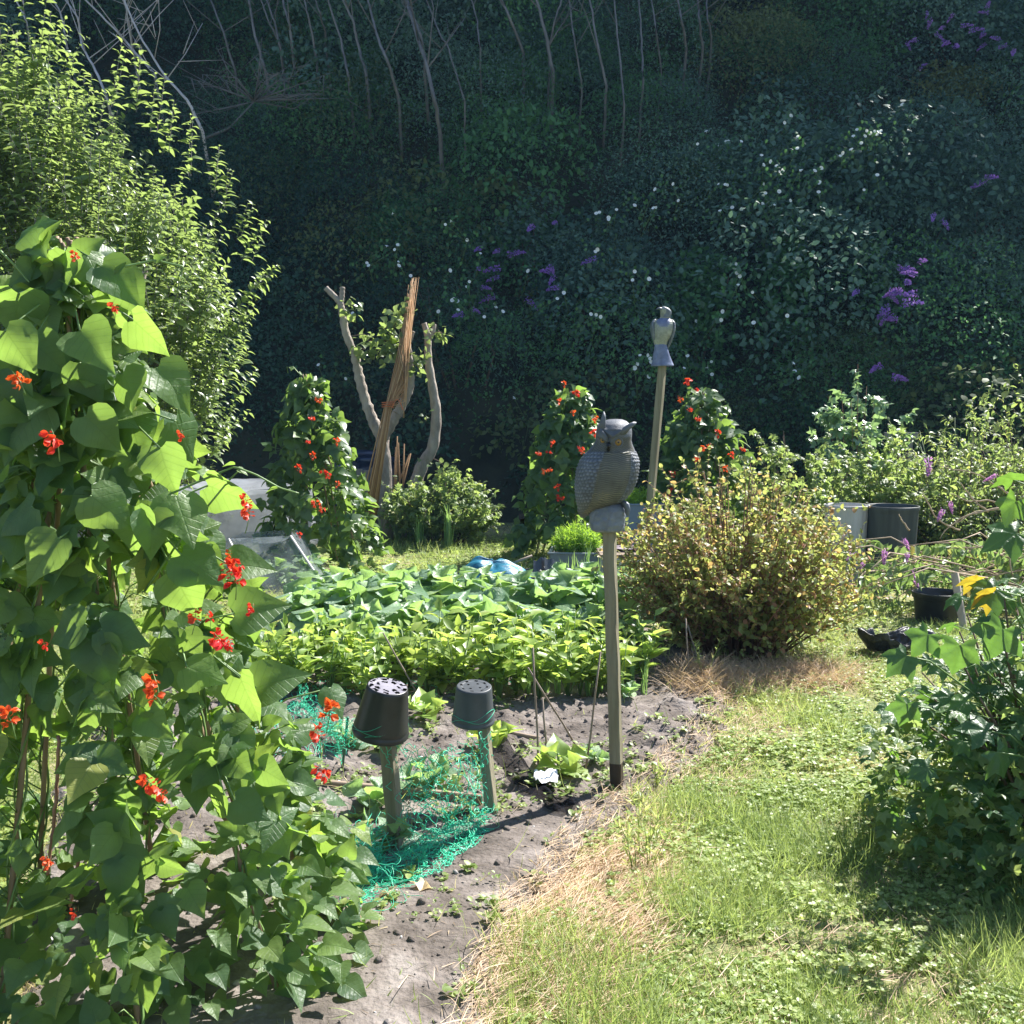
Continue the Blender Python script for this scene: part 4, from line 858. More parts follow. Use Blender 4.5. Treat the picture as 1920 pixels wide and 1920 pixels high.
# ------------------------------------------------------------------ generic bush made of leafy stems
def bush(name, label, cat, c, rad, h, nst, mats, leaf_T, lsz, sp, lpt=12, seed=1, twl=.35, spread=1.0, group=None, stem_r=.006, tone=None, twn=5, ell=1.0, top=0.9):
    rr = np.random.default_rng(seed); c = np.array(tuple(c)); root = thing(name, tuple(c), label, cat, group)
    st = NM(); lv = NM(); P = []; D = []; H = []; S = []; A0 = []; A1 = []
    for i in range(nst):
        a = rr.random() * 2 * PI; r_ = rad * rr.random() ** .5; hh = h * (.38 + .62 * rr.random() ** .9) * (1 - .55 * (r_ / rad) ** 2 * top)
        foot = c + np.array([math.cos(a) * r_ * .35, math.sin(a) * r_ * .35 * ell, 0]); tip = c + np.array([math.cos(a) * r_, math.sin(a) * r_ * ell, hh])
        m_ = foot * .5 + tip * .5 + np.array([0, 0, hh * .12]); st.tube([foot, m_, tip], [stem_r, stem_r * .7, stem_r * .3], 5)
        for k in range(twn):
            t = rr.uniform(.2, 1.0); b0 = (foot * (1 - t) ** 2 + 2 * t * (1 - t) * m_ + tip * t * t); dv = norm(np.array([math.cos(a) * .5 * spread, math.sin(a) * .5 * spread, .5]) + rr.normal(0, .5, 3)); L_ = twl * rr.uniform(.5, 1.1)
            A0.append(b0); A1.append(b0 + dv * L_); n_ = lpt; u = (np.arange(n_) + rr.random(n_)) / n_
            P.append(b0 + dv * (u * L_)[:, None]); D.append(norm(rr.normal(size=(n_, 3)) + dv * .5 + [0, 0, -.1])); H.append(rr.normal(0, .45, (n_, 3)) + [0, -.15, .9]); S.append(lsz * rr.uniform(.6, 1.25, n_))
    sticks(st, A0, A1, stem_r * .35)
    n_ = sum(map(len, S)); rv = rr.random(n_) if tone is None else np.clip(tone + rr.normal(0, .22, n_), 0, 1)
    lv.inst(leaf_T, np.concatenate(P), frames(np.concatenate(D), np.concatenate(H)), np.concatenate(S), rv)
    st.build('stems', mats[1], root); lv.build('foliage', mats[0], root); return root

b = bush('berry_bush', 'wide low bush with small yellow and rust tinted leaves in the middle of the garden', 'bush', (1.50, 6.72, 0), .82, 1.27, 270, (M_BERRY, M_REDTWIG), ROUND, .033, 0, lpt=12, seed=8, twl=.30, twn=7, ell=.95, stem_r=.007, top=.85)
b2 = NM()
# ------------------------------------------------------------------ right foreground bush of broad lobed leaves
root = thing('sycamore_bush', (1.95, 3.65, 0), 'dark green broad-leaved bush with one orange leaf at the right edge', 'bush')
st = NM(); lv = NM(); rr = np.random.default_rng(77); P = []; D = []; H = []; S = []
def syc_leaf(o_, d, h, s, r_): P.append(o_); D.append(d); H.append(h); S.append(s); RN.append(r_)
RN = []
for i in range(80):
    a = rr.random() * 2 * PI; r_ = .68 * rr.random() ** .5; hh = 1.24 * (1 - .55 * (r_ / .66) ** 2) * rr.uniform(.6, 1); foot = np.array([2.12 + math.cos(a) * .2, 3.65 + math.sin(a) * .2, 0]); tip = np.array([2.12 + math.cos(a) * r_, 3.65 + math.sin(a) * r_, hh])
    m_ = (foot + tip) / 2 + [0, 0, .08]; st.tube([foot, m_, tip], [.008, .006, .003], 5)
    for k in range(9):
        t = rr.uniform(.25, 1.02); b0 = foot * (1 - t) ** 2 + 2 * t * (1 - t) * m_ + tip * t * t; aa = rr.random() * 6.28; pd = norm(np.array([math.cos(aa), math.sin(aa) - .2, .25])); pl = rr.uniform(.05, .14); e = b0 + pd * pl
        st.tube([b0, e], .0018, 4, mat=1); syc_leaf(e, norm(pd + [0, 0, rr.uniform(-.9, .1)]), np.array([0, -.35, 1]) + rr.normal(0, .3, 3), rr.uniform(.045, .08), rr.random() * .93)
for (px, py, d, L_, a, r_, f) in [(1866, 1105, 3.3, 80, 205, .3, 1), (1700, 1230, 3.4, 70, 215, .4, 1), (1740, 1190, 3.4, 70, 230, .5, 1), (1860, 1115, 3.3, 70, 205, 1, 0), (1830, 1090, 3.35, 60, 180, 1, 0), (1700, 1320, 3.4, 60, 250, .5, 1), (1850, 1370, 3.2, 75, 170, .2, 1), (1870, 1410, 3.2, 80, 300, .2, 1), (1905, 1000, 3.2, 90, 200, .3, 1), (1900, 900, 3.1, 60, 150, .8, 0), (1880, 1180, 3.2, 90, 240, .3, 1), (1800, 1210, 3.35, 80, 260, .5, 1), (1905, 940, 3.1, 70, 240, .8, 0), (1740, 1440, 3.3, 60, 200, .4, 1), (1760, 1500, 3.3, 60, 230, .6, 0)]:
    a = math.radians(a); o_ = at(px, py, d); e = (at(px + math.cos(a) * 10, py - math.sin(a) * 10, d) - o_).normalized(); syc_leaf(np.array(o_[:]), np.array([e.x, rr.normal(0, .2), e.z]), np.array([0, -.6, .8]) if f else np.array([.3, .6, .6]), L_ * sx(d) * (.8 if r_ < 1 else .7), r_)
    st.tube([o_, o_ + Vector((.10, .05, -.03)), (1.95, 3.6, max(.3, o_.z - .4))], [.002, .003, .005], 4, mat=1)
P, D, H, S, RN = map(np.array, (P, D, H, S, RN)); q = np.arange(len(S)) % 2 == 0
lv.inst(MAPLE, P[q], frames(D[q], H[q]), S[q], RN[q]); lv.inst(MAPLE2, P[~q], frames(D[~q], H[~q]), S[~q], RN[~q])
n_ = 1700; a = rr.random(n_) * 6.28; r_ = .7 * rr.random(n_) ** .5; p = np.stack([2.0 + np.cos(a) * r_, 3.6 + np.sin(a) * r_ * .9, .03 + rr.random(n_) * .85 * (1 - .6 * r_ / .7)], 1)
lv.inst(CURR, p, frames(rr.normal(size=(n_, 3)) + [-.2, -.3, -.2], rr.normal(0, .4, (n_, 3)) + [0, -.3, 1]), .03 + .035 * rr.random(n_), rr.random(n_) * .95, (rr.random(n_) < .6).astype(int))
st.build('stems', [M_TWIG, M_STEM], root); lv.build('foliage', [M_SYC, M_CURR], root)

# ------------------------------------------------------------------ bushes at the back right
bush('currant_bush', 'leafy currant bush behind the right-hand bean wigwam', 'bush', (2.95, 10.4, 0), .62, 1.5, 62, (M_CURR, M_TWIG), CURR, .06, 0, lpt=10, seed=31, twl=.35, twn=6, tone=.55)
bush('currant_bush', 'currant bush just behind the pale grey bin', 'bush', (3.75, 10.6, 0), .7, 1.42, 74, (M_CURR, M_TWIG), CURR, .055, 0, lpt=10, seed=32, twl=.35, twn=6, tone=.6)
bush('raspberry_bush', 'thick raspberry bush behind the dark bin', 'bush', (4.6, 10.3, 0), .8, 1.6, 105, (M_CURR, M_TWIG), OVAL6, .06, 0, lpt=11, seed=33, twl=.4, twn=6, tone=.55)
bush('raspberry_bush', 'tall raspberry bush at the right edge of the picture', 'bush', (5.45, 10.6, 0), .9, 1.95, 115, (M_CURR, M_TWIG), OVAL6, .06, 0, lpt=11, seed=34, twl=.4, twn=6, tone=.65)
bush('weed_clump', 'tall pale weeds between the raspberry bushes', 'weeds', (4.95, 11.3, 0), .8, 1.85, 80, (M_CURR, M_STEM), LANCE, .07, 0, lpt=12, seed=35, twl=.35, twn=6, tone=.75)
bush('sycamore_sapling', 'young sycamore with pale layered leaves standing above the currant bushes', 'sapling', (3.92, 11.5, 0), .5, 2.75, 36, (leaf_mat('pale_sycamore_leaf', [(0, (.12, .2, .10)), (1, (.26, .36, .2))], (.3, .45, .12), trans=.3, rough=.32, spec=.8), M_REDTWIG), MAPLE, .10, 0, lpt=7, seed=36, twl=.3, twn=5, spread=1.6, tone=.6, top=1.25)
bush('raspberry_bush', 'green bush at the far right behind the cut branches', 'bush', (4.6, 8.9, 0), .5, .9, 40, (M_CURR, M_TWIG), OVAL6, .05, 0, lpt=10, seed=37, twl=.3, twn=5, tone=.4)
# bush beside the pruned tree
bush('bramble_bush', 'rounded leafy bush at the foot of the pruned tree', 'bush', (-.86, 12.2, 0), .75, .92, 80, (M_CURR, M_TWIG), CURR, .055, 0, lpt=10, seed=41, twl=.3, twn=7, tone=.55, ell=.7)
bush('hedge_shrub', 'glossy small-leaved shrub at the left edge under the apple tree', 'shrub', (-5.6, 11.6, 0), .95, 1.15, 80, (M_CURR, M_TWIG), ROUND, .05, 0, lpt=12, seed=42, twl=.3, twn=7, tone=.3)
bush('hedge_shrub', 'shrub in shade behind the trunk of the apple tree', 'shrub', (-4.3, 12.4, 0), .9, 1.3, 70, (M_CURR, M_TWIG), OVAL, .05, 0, lpt=12, seed=43, twl=.3, twn=7, tone=.3)

# ------------------------------------------------------------------ pruned tree, bundle of reeds
def poly3(pl, d, n=5, jit=.0):
    q = np.array([at(a, b_, d)[:] for a, b_ in pl]); t = np.linspace(0, len(q) - 1, (len(q) - 1) * n + 1); ii = np.minimum(t.astype(int), len(q) - 2); f = t - ii
    def cr(p0, p1, p2, p3, f): return .5 * ((2 * p1) + (-p0 + p2) * f + (2 * p0 - 5 * p1 + 4 * p2 - p3) * f * f + (-p0 + 3 * p1 - 3 * p2 + p3) * f ** 3)
    out = [cr(q[max(i - 1, 0)], q[i], q[i + 1], q[min(i + 2, len(q) - 1)], g) for i, g in zip(ii, f)]
    return np.array(out) + R.normal(0, jit, (len(out), 3))
D_ = 12.6; S_ = sx(D_)
g0 = G(722, 1012); root = thing('pruned_tree', (at(722, 900, D_).x, D_, 0), 'pruned tree with bare forked grey limbs cut back to stumps', 'tree')
nm = NM(); q = poly3([(724, 1025), (722, 940), (721, 870), (718, 845), (717, 816)], D_, 5, .004); nm.tube(q, np.linspace(15, 12, len(q)) * S_, 14)
nm.build('trunk', M_BARK, root)
def limb(pl, r0, r1, name='limb'):
    q = poly3(pl, D_, 8, .0); rad = np.linspace(r0, r1, len(q)) * S_ * (1 + .10 * np.sin(np.arange(len(q)) * 1.9) + R.normal(0, .05, len(q))); NM().tube(q, rad, 12).build(name, M_BARK, root); return q
limb([(716, 822), (701, 792), (686, 753), (674, 709), (665, 667), (649, 626), (641, 584), (636, 566), (611, 540)], 11, 5)
limb([(718, 822), (738, 787), (756, 756), (769, 722), (769, 688), (765, 647), (760, 624)], 11, 4.5)
limb([(637, 572), (641, 555), (642, 538)], 5.5, 4.5, 'limb_stub'); limb([(768, 640), (772, 630), (775, 621)], 5, 3, 'limb_stub')
lv = NM(); st = NM()
def sprig(px, py, n, s, dx, dy, d=D_ - .1):
    o_ = at(px, py, d); e = at(px + dx, py + dy, d - .1); st.tube([o_, o_.lerp(e, .5) + Vector((0, 0, .02)), e], [.006, .005, .003], 5); t = R.random(n); p = np.array(o_[:]) * (1 - t[:, None]) + np.array(e[:]) * t[:, None] + R.normal(0, .06, (n, 3))
    lv.inst(BEAN_S, p, frames(R.normal(size=(n, 3)) * [1, 1, .6] + [0, 0, -.4], R.normal(0, .5, (n, 3)) + [0, -.4, .8]), s * R.uniform(.6, 1.2, n), R.random(n))
for a in [(642, 570, 16, .09, 25, 5), (648, 575, 10, .08, 12, 20), (728, 640, 20, .10, 30, -65), (735, 600, 16, .1, 10, -30), (660, 630, 4, .08, 40, 0), (690, 640, 30, .10, 45, 0), (672, 655, 26, .10, 20, 5), (705, 655, 30, .11, 30, 8), (715, 620, 16, .1, 25, -10), (755, 595, 10, .09, 12, -15), (775, 690, 22, .085, 20, -35), (778, 680, 16, .08, 10, 20), (745, 640, 12, .08, -15, 15)]: sprig(*a)
st.build('twigs', M_TWIG, root); lv.build('foliage', M_APPLE, root)
root = thing('pruned_tree', (at(770, 900, D_ + .1).x, D_ + .1, 0), 'single pruned curving trunk standing right of the forked one', 'tree')
q = poly3([(768, 1010), (775, 930), (790, 876), (811, 839), (818, 779), (811, 727), (803, 675), (802, 634), (795, 606)], D_ + .1, 8); rad = np.linspace(14, 5, len(q)) * S_ * (1 + .06 * np.sin(np.arange(len(q)) * 1.3)); NM().tube(q, rad, 12).build('trunk', M_BARK, root)
q = poly3([(803, 640), (812, 622), (815, 608)], D_ + .1, 5); NM().tube(q, np.linspace(5, 3, len(q)) * S_, 10).build('limb_stub', M_BARK, root)
lv = NM(); st = NM()
for a in [(812, 625, 18, .085, 22, 0), (822, 620, 10, .08, 10, 14), (800, 785, 5, .06, -2, 6), (812, 860, 12, .08, 22, 15), (820, 880, 12, .08, 10, 12)]: sprig(*a)
st.build('twigs', M_TWIG, root); lv.build('foliage', M_APPLE, root)
M_REED = surf_mat('dry_reed', [(.25, (.30, .17, .08)), (.6, (.50, .31, .16)), (.85, (.62, .44, .26))], scale=9, rough=.7, stretch=(1, 1, .15), rnd_mix=.5)
nm = NM(); ft = at(690, 985, D_ - .5); tie = at(727, 765, D_ - .28); tp = at(775, 525, D_ - .15)
for i in range(80):
    o1 = Vector((R.normal(0, .036), R.normal(0, .05), 0)); o2 = o1 * .35 + Vector((R.normal(0, .01), 0, 0)); o3 = Vector((R.normal(0, .022), R.normal(0, .04), min(.05, R.normal(-.55, .3)))); 
    if o3.z > .1: o3.x *= .3
    nm.tube([ft + o1, tie + o2, tie.lerp(tp, .6) + o3 * .8 + Vector((0, 0, 0)), tie.lerp(tp, 1 + min(.02, R.normal(-.25, .22))) + Vector((o3.x, o3.y, 0))], [.009, .008, .006, .002], 4, R.random())
root = thing('reed_bundle', ft, 'tied bundle of dry orange-brown reeds leaning in the fork of the pruned tree', 'reed bundle')
nm.build('reeds', M_REED, root)
M_ORTW = plain('orange_twine', (.6, .16, .05)); nm = NM(); a = np.linspace(0, 6.28 * 3, 40)
nm.tube(np.stack([tie.x + np.cos(a) * .07, tie.y + np.sin(a) * .06, tie.z + a * .004], 1), .005, 5); t = np.linspace(0, 1, 14); nm.tube(np.stack([tie.x + .06 + .13 * t, tie.y - .08 + 0 * t, tie.z + .12 * np.sin(t * 3.0) - .04 * t], 1), .005, 5); nm.build('twine', M_ORTW, root)
nm = NM()
for (a, b_, c_, d_) in [(742, 870, 745, 818), (750, 865, 747, 830), (755, 870, 758, 832), (740, 866, 768, 852), (748, 880, 770, 850), (738, 880, 742, 838)]:
    nm.tube([at(a, b_ + 60, D_ + .2), at(c_, d_, D_ + .25)], [.014, .008], 5)
o = nm.build('bamboo_offcuts', M_REED); tag(o, 'short dry cane offcuts standing behind the forked trunk', 'canes')
# ------------------------------------------------------------------ posts and the two bird figures
def post(nm, p0, p1, w, t=None, mat=0, yaw=.35, n=8, jit=.0012):
    """square timber from p0 to p1 with worn edges"""
    p0, p1 = Vector(p0), Vector(p1); t = t or w; ax = (p1 - p0).normalized(); x = Vector((math.cos(yaw), math.sin(yaw), 0)); x = (x - ax * x.dot(ax)).normalized(); y = ax.cross(x)
    b = .14; sec = [(1 - b, 1), (1, 1 - b), (1, -1 + b), (1 - b, -1), (-1 + b, -1), (-1, -1 + b), (-1, 1 - b), (-1 + b, 1)]
    rows = []
    for i in range(n + 1):
        c = p0.lerp(p1, i / n); rows.append([tuple(c + x * (u * w / 2 + R.normal(0, jit)) + y * (v * t / 2 + R.normal(0, jit))) for u, v in sec])
    rows = np.array(rows); m = len(sec); F = [[i * m + j, i * m + (j + 1) % m, (i + 1) * m + (j + 1) % m, (i + 1) * m + j] for i in range(n) for j in range(m)] + [list(range(m))[::-1], [n * m + j for j in range(m)]]
    nm.raw(rows.reshape(-1, 3), F, .5, mat)
DO = 4.17
base = G(1157, 1492); top = at(1142, 990, DO)
root = thing('wooden_post', base, 'square wooden post under the owl figure, dark and wet at its foot', 'post')
joint = base.lerp(top, .105); nm = NM(); post(nm, base.lerp(top, .10), top, .047, yaw=-.35, n=14); nm.build('shaft', M_POST, root, smooth=False)
nm = NM(); post(nm, base - Vector((0, 0, .15)), base.lerp(top, .10), .0475, yaw=-.35, n=4); nm.build('foot', M_POSTD, root, smooth=False)

M_OWL = surf_mat('grey_painted_resin', [(.18, (.028, .03, .032)), (.42, (.085, .092, .105)), (.6, (.155, .17, .195)), (.8, (.26, .275, .31))], scale=7, bump=.45, bdist=.003, rough=.55, spec=.35, detail=10, fine=170, rnd_mix=.42)
M_OWLB = surf_mat('olive_painted_resin', [(.18, (.028, .027, .02)), (.42, (.078, .077, .066)), (.6, (.13, .13, .115)), (.8, (.32, .27, .13))], scale=13, bump=.45, bdist=.003, rough=.55, spec=.35, detail=8, fine=170, rnd_mix=.5)
M_OWLROCK = surf_mat('blue_grey_resin', [(.25, (.10, .115, .14)), (.6, (.19, .21, .25)), (.85, (.30, .32, .36))], scale=14, bump=.6, bdist=.004, rough=.5, spec=.4, fine=120)
M_EYE = surf_mat('amber_eye', [(.3, (.22, .12, .02)), (.7, (.34, .19, .035))], scale=30, rough=.35, spec=.6, bump=.05)
M_BLK = plain('black_beak', (.012, .012, .014), rough=.35)
def owl():
    pz = at(1139, 995, DO); k = sx(DO)
    root = thing('owl_figure', pz, 'grey owl figure with amber eyes and ear tufts perched on the tall post', 'owl decoy')
    def W(u, v, w=0):                                       # picture offsets from the post top (px), w metres towards the camera
        return np.array([pz.x + u * k, pz.y - w, pz.z + v * k])
    # body + head as one skin: rows of (height px, centre x px, half width px, half depth px, depth offset px)
    rows = [(22, -46, 3, 3, -22), (28, -43, 10, 9, -18), (36, -36, 20, 18, -12), (45, -24, 31, 30, -6), (58, -14, 42, 40, 0), (75, -8, 49, 47, 2), (95, -4, 53, 50, 3), (115, -1, 53.5, 51, 3), (132, 2, 51, 49, 2), (146, 5, 47, 45, 0), (155, 7, 41, 40, 2), (162, 8, 36.5, 36, 6), (170, 9, 33, 35, 8), (180, 9.5, 33.5, 35, 8), (190, 10, 33, 34, 6), (200, 11, 29, 29, 2), (206, 12, 22, 22, -1), (209.5, 13, 12, 12, -2), (210, 13, 2, 2, -2)]
    rows = np.array(rows, float); t = np.linspace(0, len(rows) - 1, 220); ri = np.stack([np.interp(t, np.arange(len(rows)), rows[:, j]) for j in range(5)], 1)
    ker = np.array([1, 4, 6, 4, 1]) / 16
    for _ in range(3):
        pad = np.vstack([ri[:1]] * 2 + [ri] + [ri[-1:]] * 2); ri = sum(ker[j] * pad[j:j + len(ri)] for j in range(5))
    seg = 240; a = np.arange(seg) * 2 * PI / seg; Pn = []; RV = []; MI = []
    for i, (z, cx, rx, ry, oy) in enumerate(ri):
        u = np.cos(a); v = np.sin(a)                        # v=+1 towards the camera
        r = np.ones(seg); body = z < 150; rv = .5 + 0 * a; wl = 0 * a
        # folded wings: shells on both sides standing proud of the breast
        if 30 < z < 150:
            wl = np.clip((-(u) - .34 - (110 - z) * .0012) * 9, 0, 1) + np.clip((u - .68) * 9, 0, 1)
            r = r + .10 * wl * np.clip((z - 30) / 25, 0, 1) * np.clip((152 - z) / 20, 0, 1)
            # overlapping scales of feathers on wings, fine bars on breast
            zz = z + 5 * (noise(np.cos(a) * 3, np.sin(a) * 3, z * .05, 1.3) - .5) + 4 * np.abs(u + .1); rowf = zz / 6.4; off = .5 * (np.floor(rowf) % 2); ph = (a * 40 / (2 * PI) + off + .5 * noise(a * 3, z * .08, 2, 1.0)) % 1; sc = (1 - (rowf % 1)) * (1 - (2 * ph - 1) ** 2)
            rg = .4 + 1.1 * noise(np.cos(a) * 4, np.sin(a) * 4, z * .1, 1.0); rv = np.where(wl > .5, .2 + .85 * sc * rg, .5 + .33 * rg * np.sin(zz * 1.75 + .8 * np.sin(a * 17))); r = r + wl * .052 * (sc - .4) * rg + (1 - np.clip(wl, 0, 1)) * (.012 * rg * np.sin(zz * 1.75 + .8 * np.sin(a * 17)))  # rv follows the relief: groove shade painted in with grime, crests lighter
        elif z >= 150:
            # face: flat discs, brow ridges
            front = np.clip(v, 0, 1)
            rv = .45 + .25 * np.sin(z * 2.1 + np.sin(a * 30) * 2); r = r - .10 * np.clip(front - .55, 0, 1) * (z < 190) + .006 * np.sin(z * 2.1 + np.sin(a * 30) * 2)
            for sgn, ex, ez in ((-1, -.58, 172), (1, .25, 167)):
                dd = ((u - ex) / .30) ** 2 + ((z - ez) / 10) ** 2; r = r - .085 * np.exp(-dd) * (v > 0)
            ridge = 178 + 26 * np.abs(u + .16) ; r = r + .10 * np.exp(-((z - ridge) / 4.5) ** 2) * (v > -.1) * (np.abs(u + .16) < .95)
        P_ = np.stack([pz.x + (cx + u * rx * r) * k, pz.y - (v * ry * r + oy) * k, pz.z + z * k + 0 * u], 1); Pn.append(P_); RV.append(np.clip(rv, 0, 1)); MI.append(((wl < .4) if 30 < z < 150 else ((z > 149) & (z < 176) & (v > .35))) & (v > -.2))
    b = NM(); b.grid(np.array(Pn), wrap=True, rnd=np.array(RV).ravel(), mat=np.array(MI)[:-1].astype(int).ravel())
    def tuft(u0, v0, u1, v1, r0, w0):
        q = np.array([W(u0, v0, w0), W((u0 * .6 + u1 * .4), (v0 * .55 + v1 * .45), w0 + .004), W(u1 * .8 + u0 * .2, v1 * .8 + v0 * .2, w0 + .003), W(u1, v1, w0)]); b.tube(q, np.array([r0, r0 * .8, r0 * .5, r0 * .15]) * k, 10)
    for s_ in np.linspace(0, 1, 4): tuft(-18 + s_ * 5, 186, -11 + s_ * 1.5, 224 - s_ * 4, 5.0, .06)
    for s_ in np.linspace(0, 1, 5): tuft(18 + s_ * 7, 184 + s_ * 3, 48 - s_ * 4, 204 + s_ * 1.0, 6.5, .075)
    for sg, (e1, e2) in ((-1, ((-17, 182), (-17, 196))), (1, ((20, 180), (30, 190)))):   # heavy slanting brows
        for dz, rr0 in ((0, 6.0), (3, 5.5), (6, 5)):
            b.tube([W(-4, 165 + dz, .082), W(-4 + (e1[0] + 4) * .5, 168 + dz + (e1[1] - 168) * .45, .083), W(e1[0], e1[1] + dz, .068), W(e2[0], e2[1] + dz * .7, .042)], np.array([2.2, rr0 * .7, rr0 * .95, rr0 * .8]) * k, 10)
    b.build('body', [M_OWL, M_OWLB], root)
    for (ex, ez, w_, r_) in ((-11.5, 171.5, .0, 8.2), (14.5, 167.5, .0, 8.6)):
        # eye ball seated in its socket
        depth = (34 * math.sqrt(max(0, 1 - ((ex - 9.5) / 31.5) ** 2)) + 8) * k - .0095
        c = W(ex, ez, depth); s = NM(); yw = Matrix.Rotation(-math.asin((ex - 9.5) / 31.5) * .5, 3, 'Z')
        M3 = np.array(Matrix.Rotation(PI / 2, 3, 'X')); M3 = np.array(Matrix.Rotation((ex - 9.5) / 31.5 * .8, 3, 'Z')) @ M3
        s.lathe([(.0001, .009), (.0055, .0085), (.0105, .0062), (.0135, .0028), (.0145, -.002), (.012, -.007)], c, 24, .5, 0, M3)
        e = s.build('eye', M_EYE, root)
        s = NM(); s.lathe([(.0001, .0103), (.003, .0098), (.0042, .0086)], c, 16, .5, 0, M3); pu = s.build('pupil', M_BLK, None); pu.location = pu.location - root.location; pu.parent = e
        s = NM(); s.lathe([(.0135, .002), (.0165, .006), (.0205, .0035), (.0225, -.006)], c, 24, .5, 0, M3); s.build('eye_rim', M_OWL, root)
    s = NM(); s.tube([W(-3, 166, .085), W(-3.5, 161, .097), W(-4, 155, .095), W(-4.5, 149, .084)], np.array([3.2, 5.2, 4.0, .6]) * k, 10); s.build('beak', M_BLK, root)
    # hook on the crown
    s = NM(); aa = np.linspace(0, 2 * PI, 14); s.tube(np.stack([pz.x + (13 + 2.8 * np.cos(aa)) * k, pz.y + .02 + 0 * aa, pz.z + (206 + 2.8 * np.sin(aa)) * k], 1), .0013, 5); s.build('hook', M_BLK, root)
    # rocky stump under the claws
    s = NM(); rws = [(-1, 0, 27), (3, 0, 33), (12, 0, 35), (25, 1, 35), (38, 1, 33.5), (46, 2, 30), (51, 4, 24), (54, 4, 12), (55, 4, 1)]
    zz_ = np.linspace(-1, 55, 44); Pn = []
    for z in zz_:
        cx = np.interp(z, [q[0] for q in rws], [q[1] for q in rws]); r0 = np.interp(z, [q[0] for q in rws], [q[2] for q in rws]); u = np.cos(a[::2]); v = np.sin(a[::2])
        f = 1 + .20 * (fbm(u * 1.3 + 4, v * 1.3 + 4, z * .035, 1.6, 3) - .5) * 2 * .8 - .06 * (np.abs(np.sin(a[::2] * 3.5 + z * .03)) < .12)
        sq = 1 / np.maximum(np.abs(u), np.abs(v)) ** .45
        Pn.append(np.stack([pz.x + (cx + u * r0 * f * sq * .93) * k, pz.y - v * r0 * .85 * f * k, pz.z + z * k + 0 * u], 1))
    s.grid(np.array(Pn), wrap=True); F0 = np.array(Pn)[0]; s.raw(np.vstack([F0, F0.mean(0)]), [[(j + 1) % 90, j, 90] for j in range(90)]); s.build('perch_rock', M_OWLROCK, root)
    s = NM()
    for j in range(4): s.tube([W(22 + j * 2.5, 56, .01 + j * .014), W(29 + j * 1.6, 52, .015 + j * .016), W(33 + j, 43, .02 + j * .016), W(33.5 + j * .6, 31, .02 + j * .016)], np.array([3.6, 4, 3.2, 1]) * k, 8)
    s.build('claws', M_OWLROCK, root)
    return root
owl()

DF = 7.9; pf = at(1242, 686, DF); bf = at(1209, 1060, DF); bf = pf + (bf - pf) * ((pf.z + .1) / (pf.z - bf.z))
root = thing('wooden_post', (bf.x, bf.y, 0), 'tall leaning wooden pole under the small bird figure', 'post'); nm = NM(); post(nm, bf, pf, .052, yaw=-.5, n=16, jit=.001); nm.build('shaft', M_POST, root, smooth=False)
M_FAL = surf_mat('pale_bird_resin', [(.3, (.17, .18, .155)), (.55, (.29, .31, .265)), (.8, (.42, .44, .38))], scale=22, rough=.5, bump=.4, bdist=.003, spec=.4, fine=120)
M_FALB = surf_mat('blue_bird_resin', [(.3, (.09, .11, .19)), (.6, (.17, .20, .32)), (.85, (.26, .30, .40))], scale=18, rough=.45, bump=.4, bdist=.003, spec=.5, fine=120)
M_FALG = surf_mat('slate_bird_resin', [(.3, (.07, .085, .11)), (.7, (.18, .21, .24))], scale=24, rough=.5, bump=.4, bdist=.003, spec=.5, fine=120)
k = sx(DF); root = thing('falcon_figure', pf, 'small pale bird of prey figure with raised head on the tall leaning pole', 'bird decoy')
def rows_mesh(rows, c0, seg=64, n=80, dis=None):
    rows = np.array(rows, float); t = np.linspace(0, len(rows) - 1, n); ri = np.stack([np.interp(t, np.arange(len(rows)), rows[:, j]) for j in range(rows.shape[1])], 1)
    for _ in range(2): pad = np.vstack([ri[:1], ri, ri[-1:]]); ri = (pad[:-2] + 2 * pad[1:-1] + pad[2:]) / 4
    a = np.arange(seg) * 2 * PI / seg; Pn = []
    for z, cx, rx, ry, oy in ri:
        f = 1 if dis is None else dis(a, z)
        Pn.append(np.stack([c0.x + (cx + np.cos(a) * rx * f) * k, c0.y - (np.sin(a) * ry * f + oy) * k, c0.z + z * k + 0 * a], 1))
    return np.array(Pn)
nm = NM(); P_ = rows_mesh([(38, -4, 11, 9, 0), (45, -4, 13, 11, 1), (55, -1, 16.5, 14, 2), (65, 0, 19, 16, 2), (75, .5, 19.5, 16, 1), (80, .5, 19, 15, 0), (84, 1, 15, 12, 0), (86, 3, 10, 10, 0), (90, 4, 9, 9, 1), (97, 4, 9.5, 9.5, 2), (103, 2, 8.5, 9, 3), (106, 0, 5.5, 6, 3), (107, -1, 1, 1, 3)], pf, dis=lambda a, z: 1 + .012 * np.sin(a * 22 + z) + .01 * np.sin(z * 2))
nm.grid(P_, wrap=True); nm.build('body', M_FAL, root)
for sg in (-1, 1):
    nm = NM(); Pw = rows_mesh([(30, sg * 8, 2, 2, -4), (40, sg * 12, 3.4, 7, -3), (55, sg * 17, 3.8, 11, -2), (68, sg * 19.5, 3.8, 12, -1), (78, sg * 19.5, 3.4, 10, -1), (84, sg * 16, 2.8, 6, -1), (86, sg * 14, .8, 2, -1)], pf, seg=24, n=40, dis=lambda a, z: 1 + .06 * (np.sin(z * 1.2) > 0)); nm.grid(Pw, wrap=True); nm.build('wing', M_FALG, root)
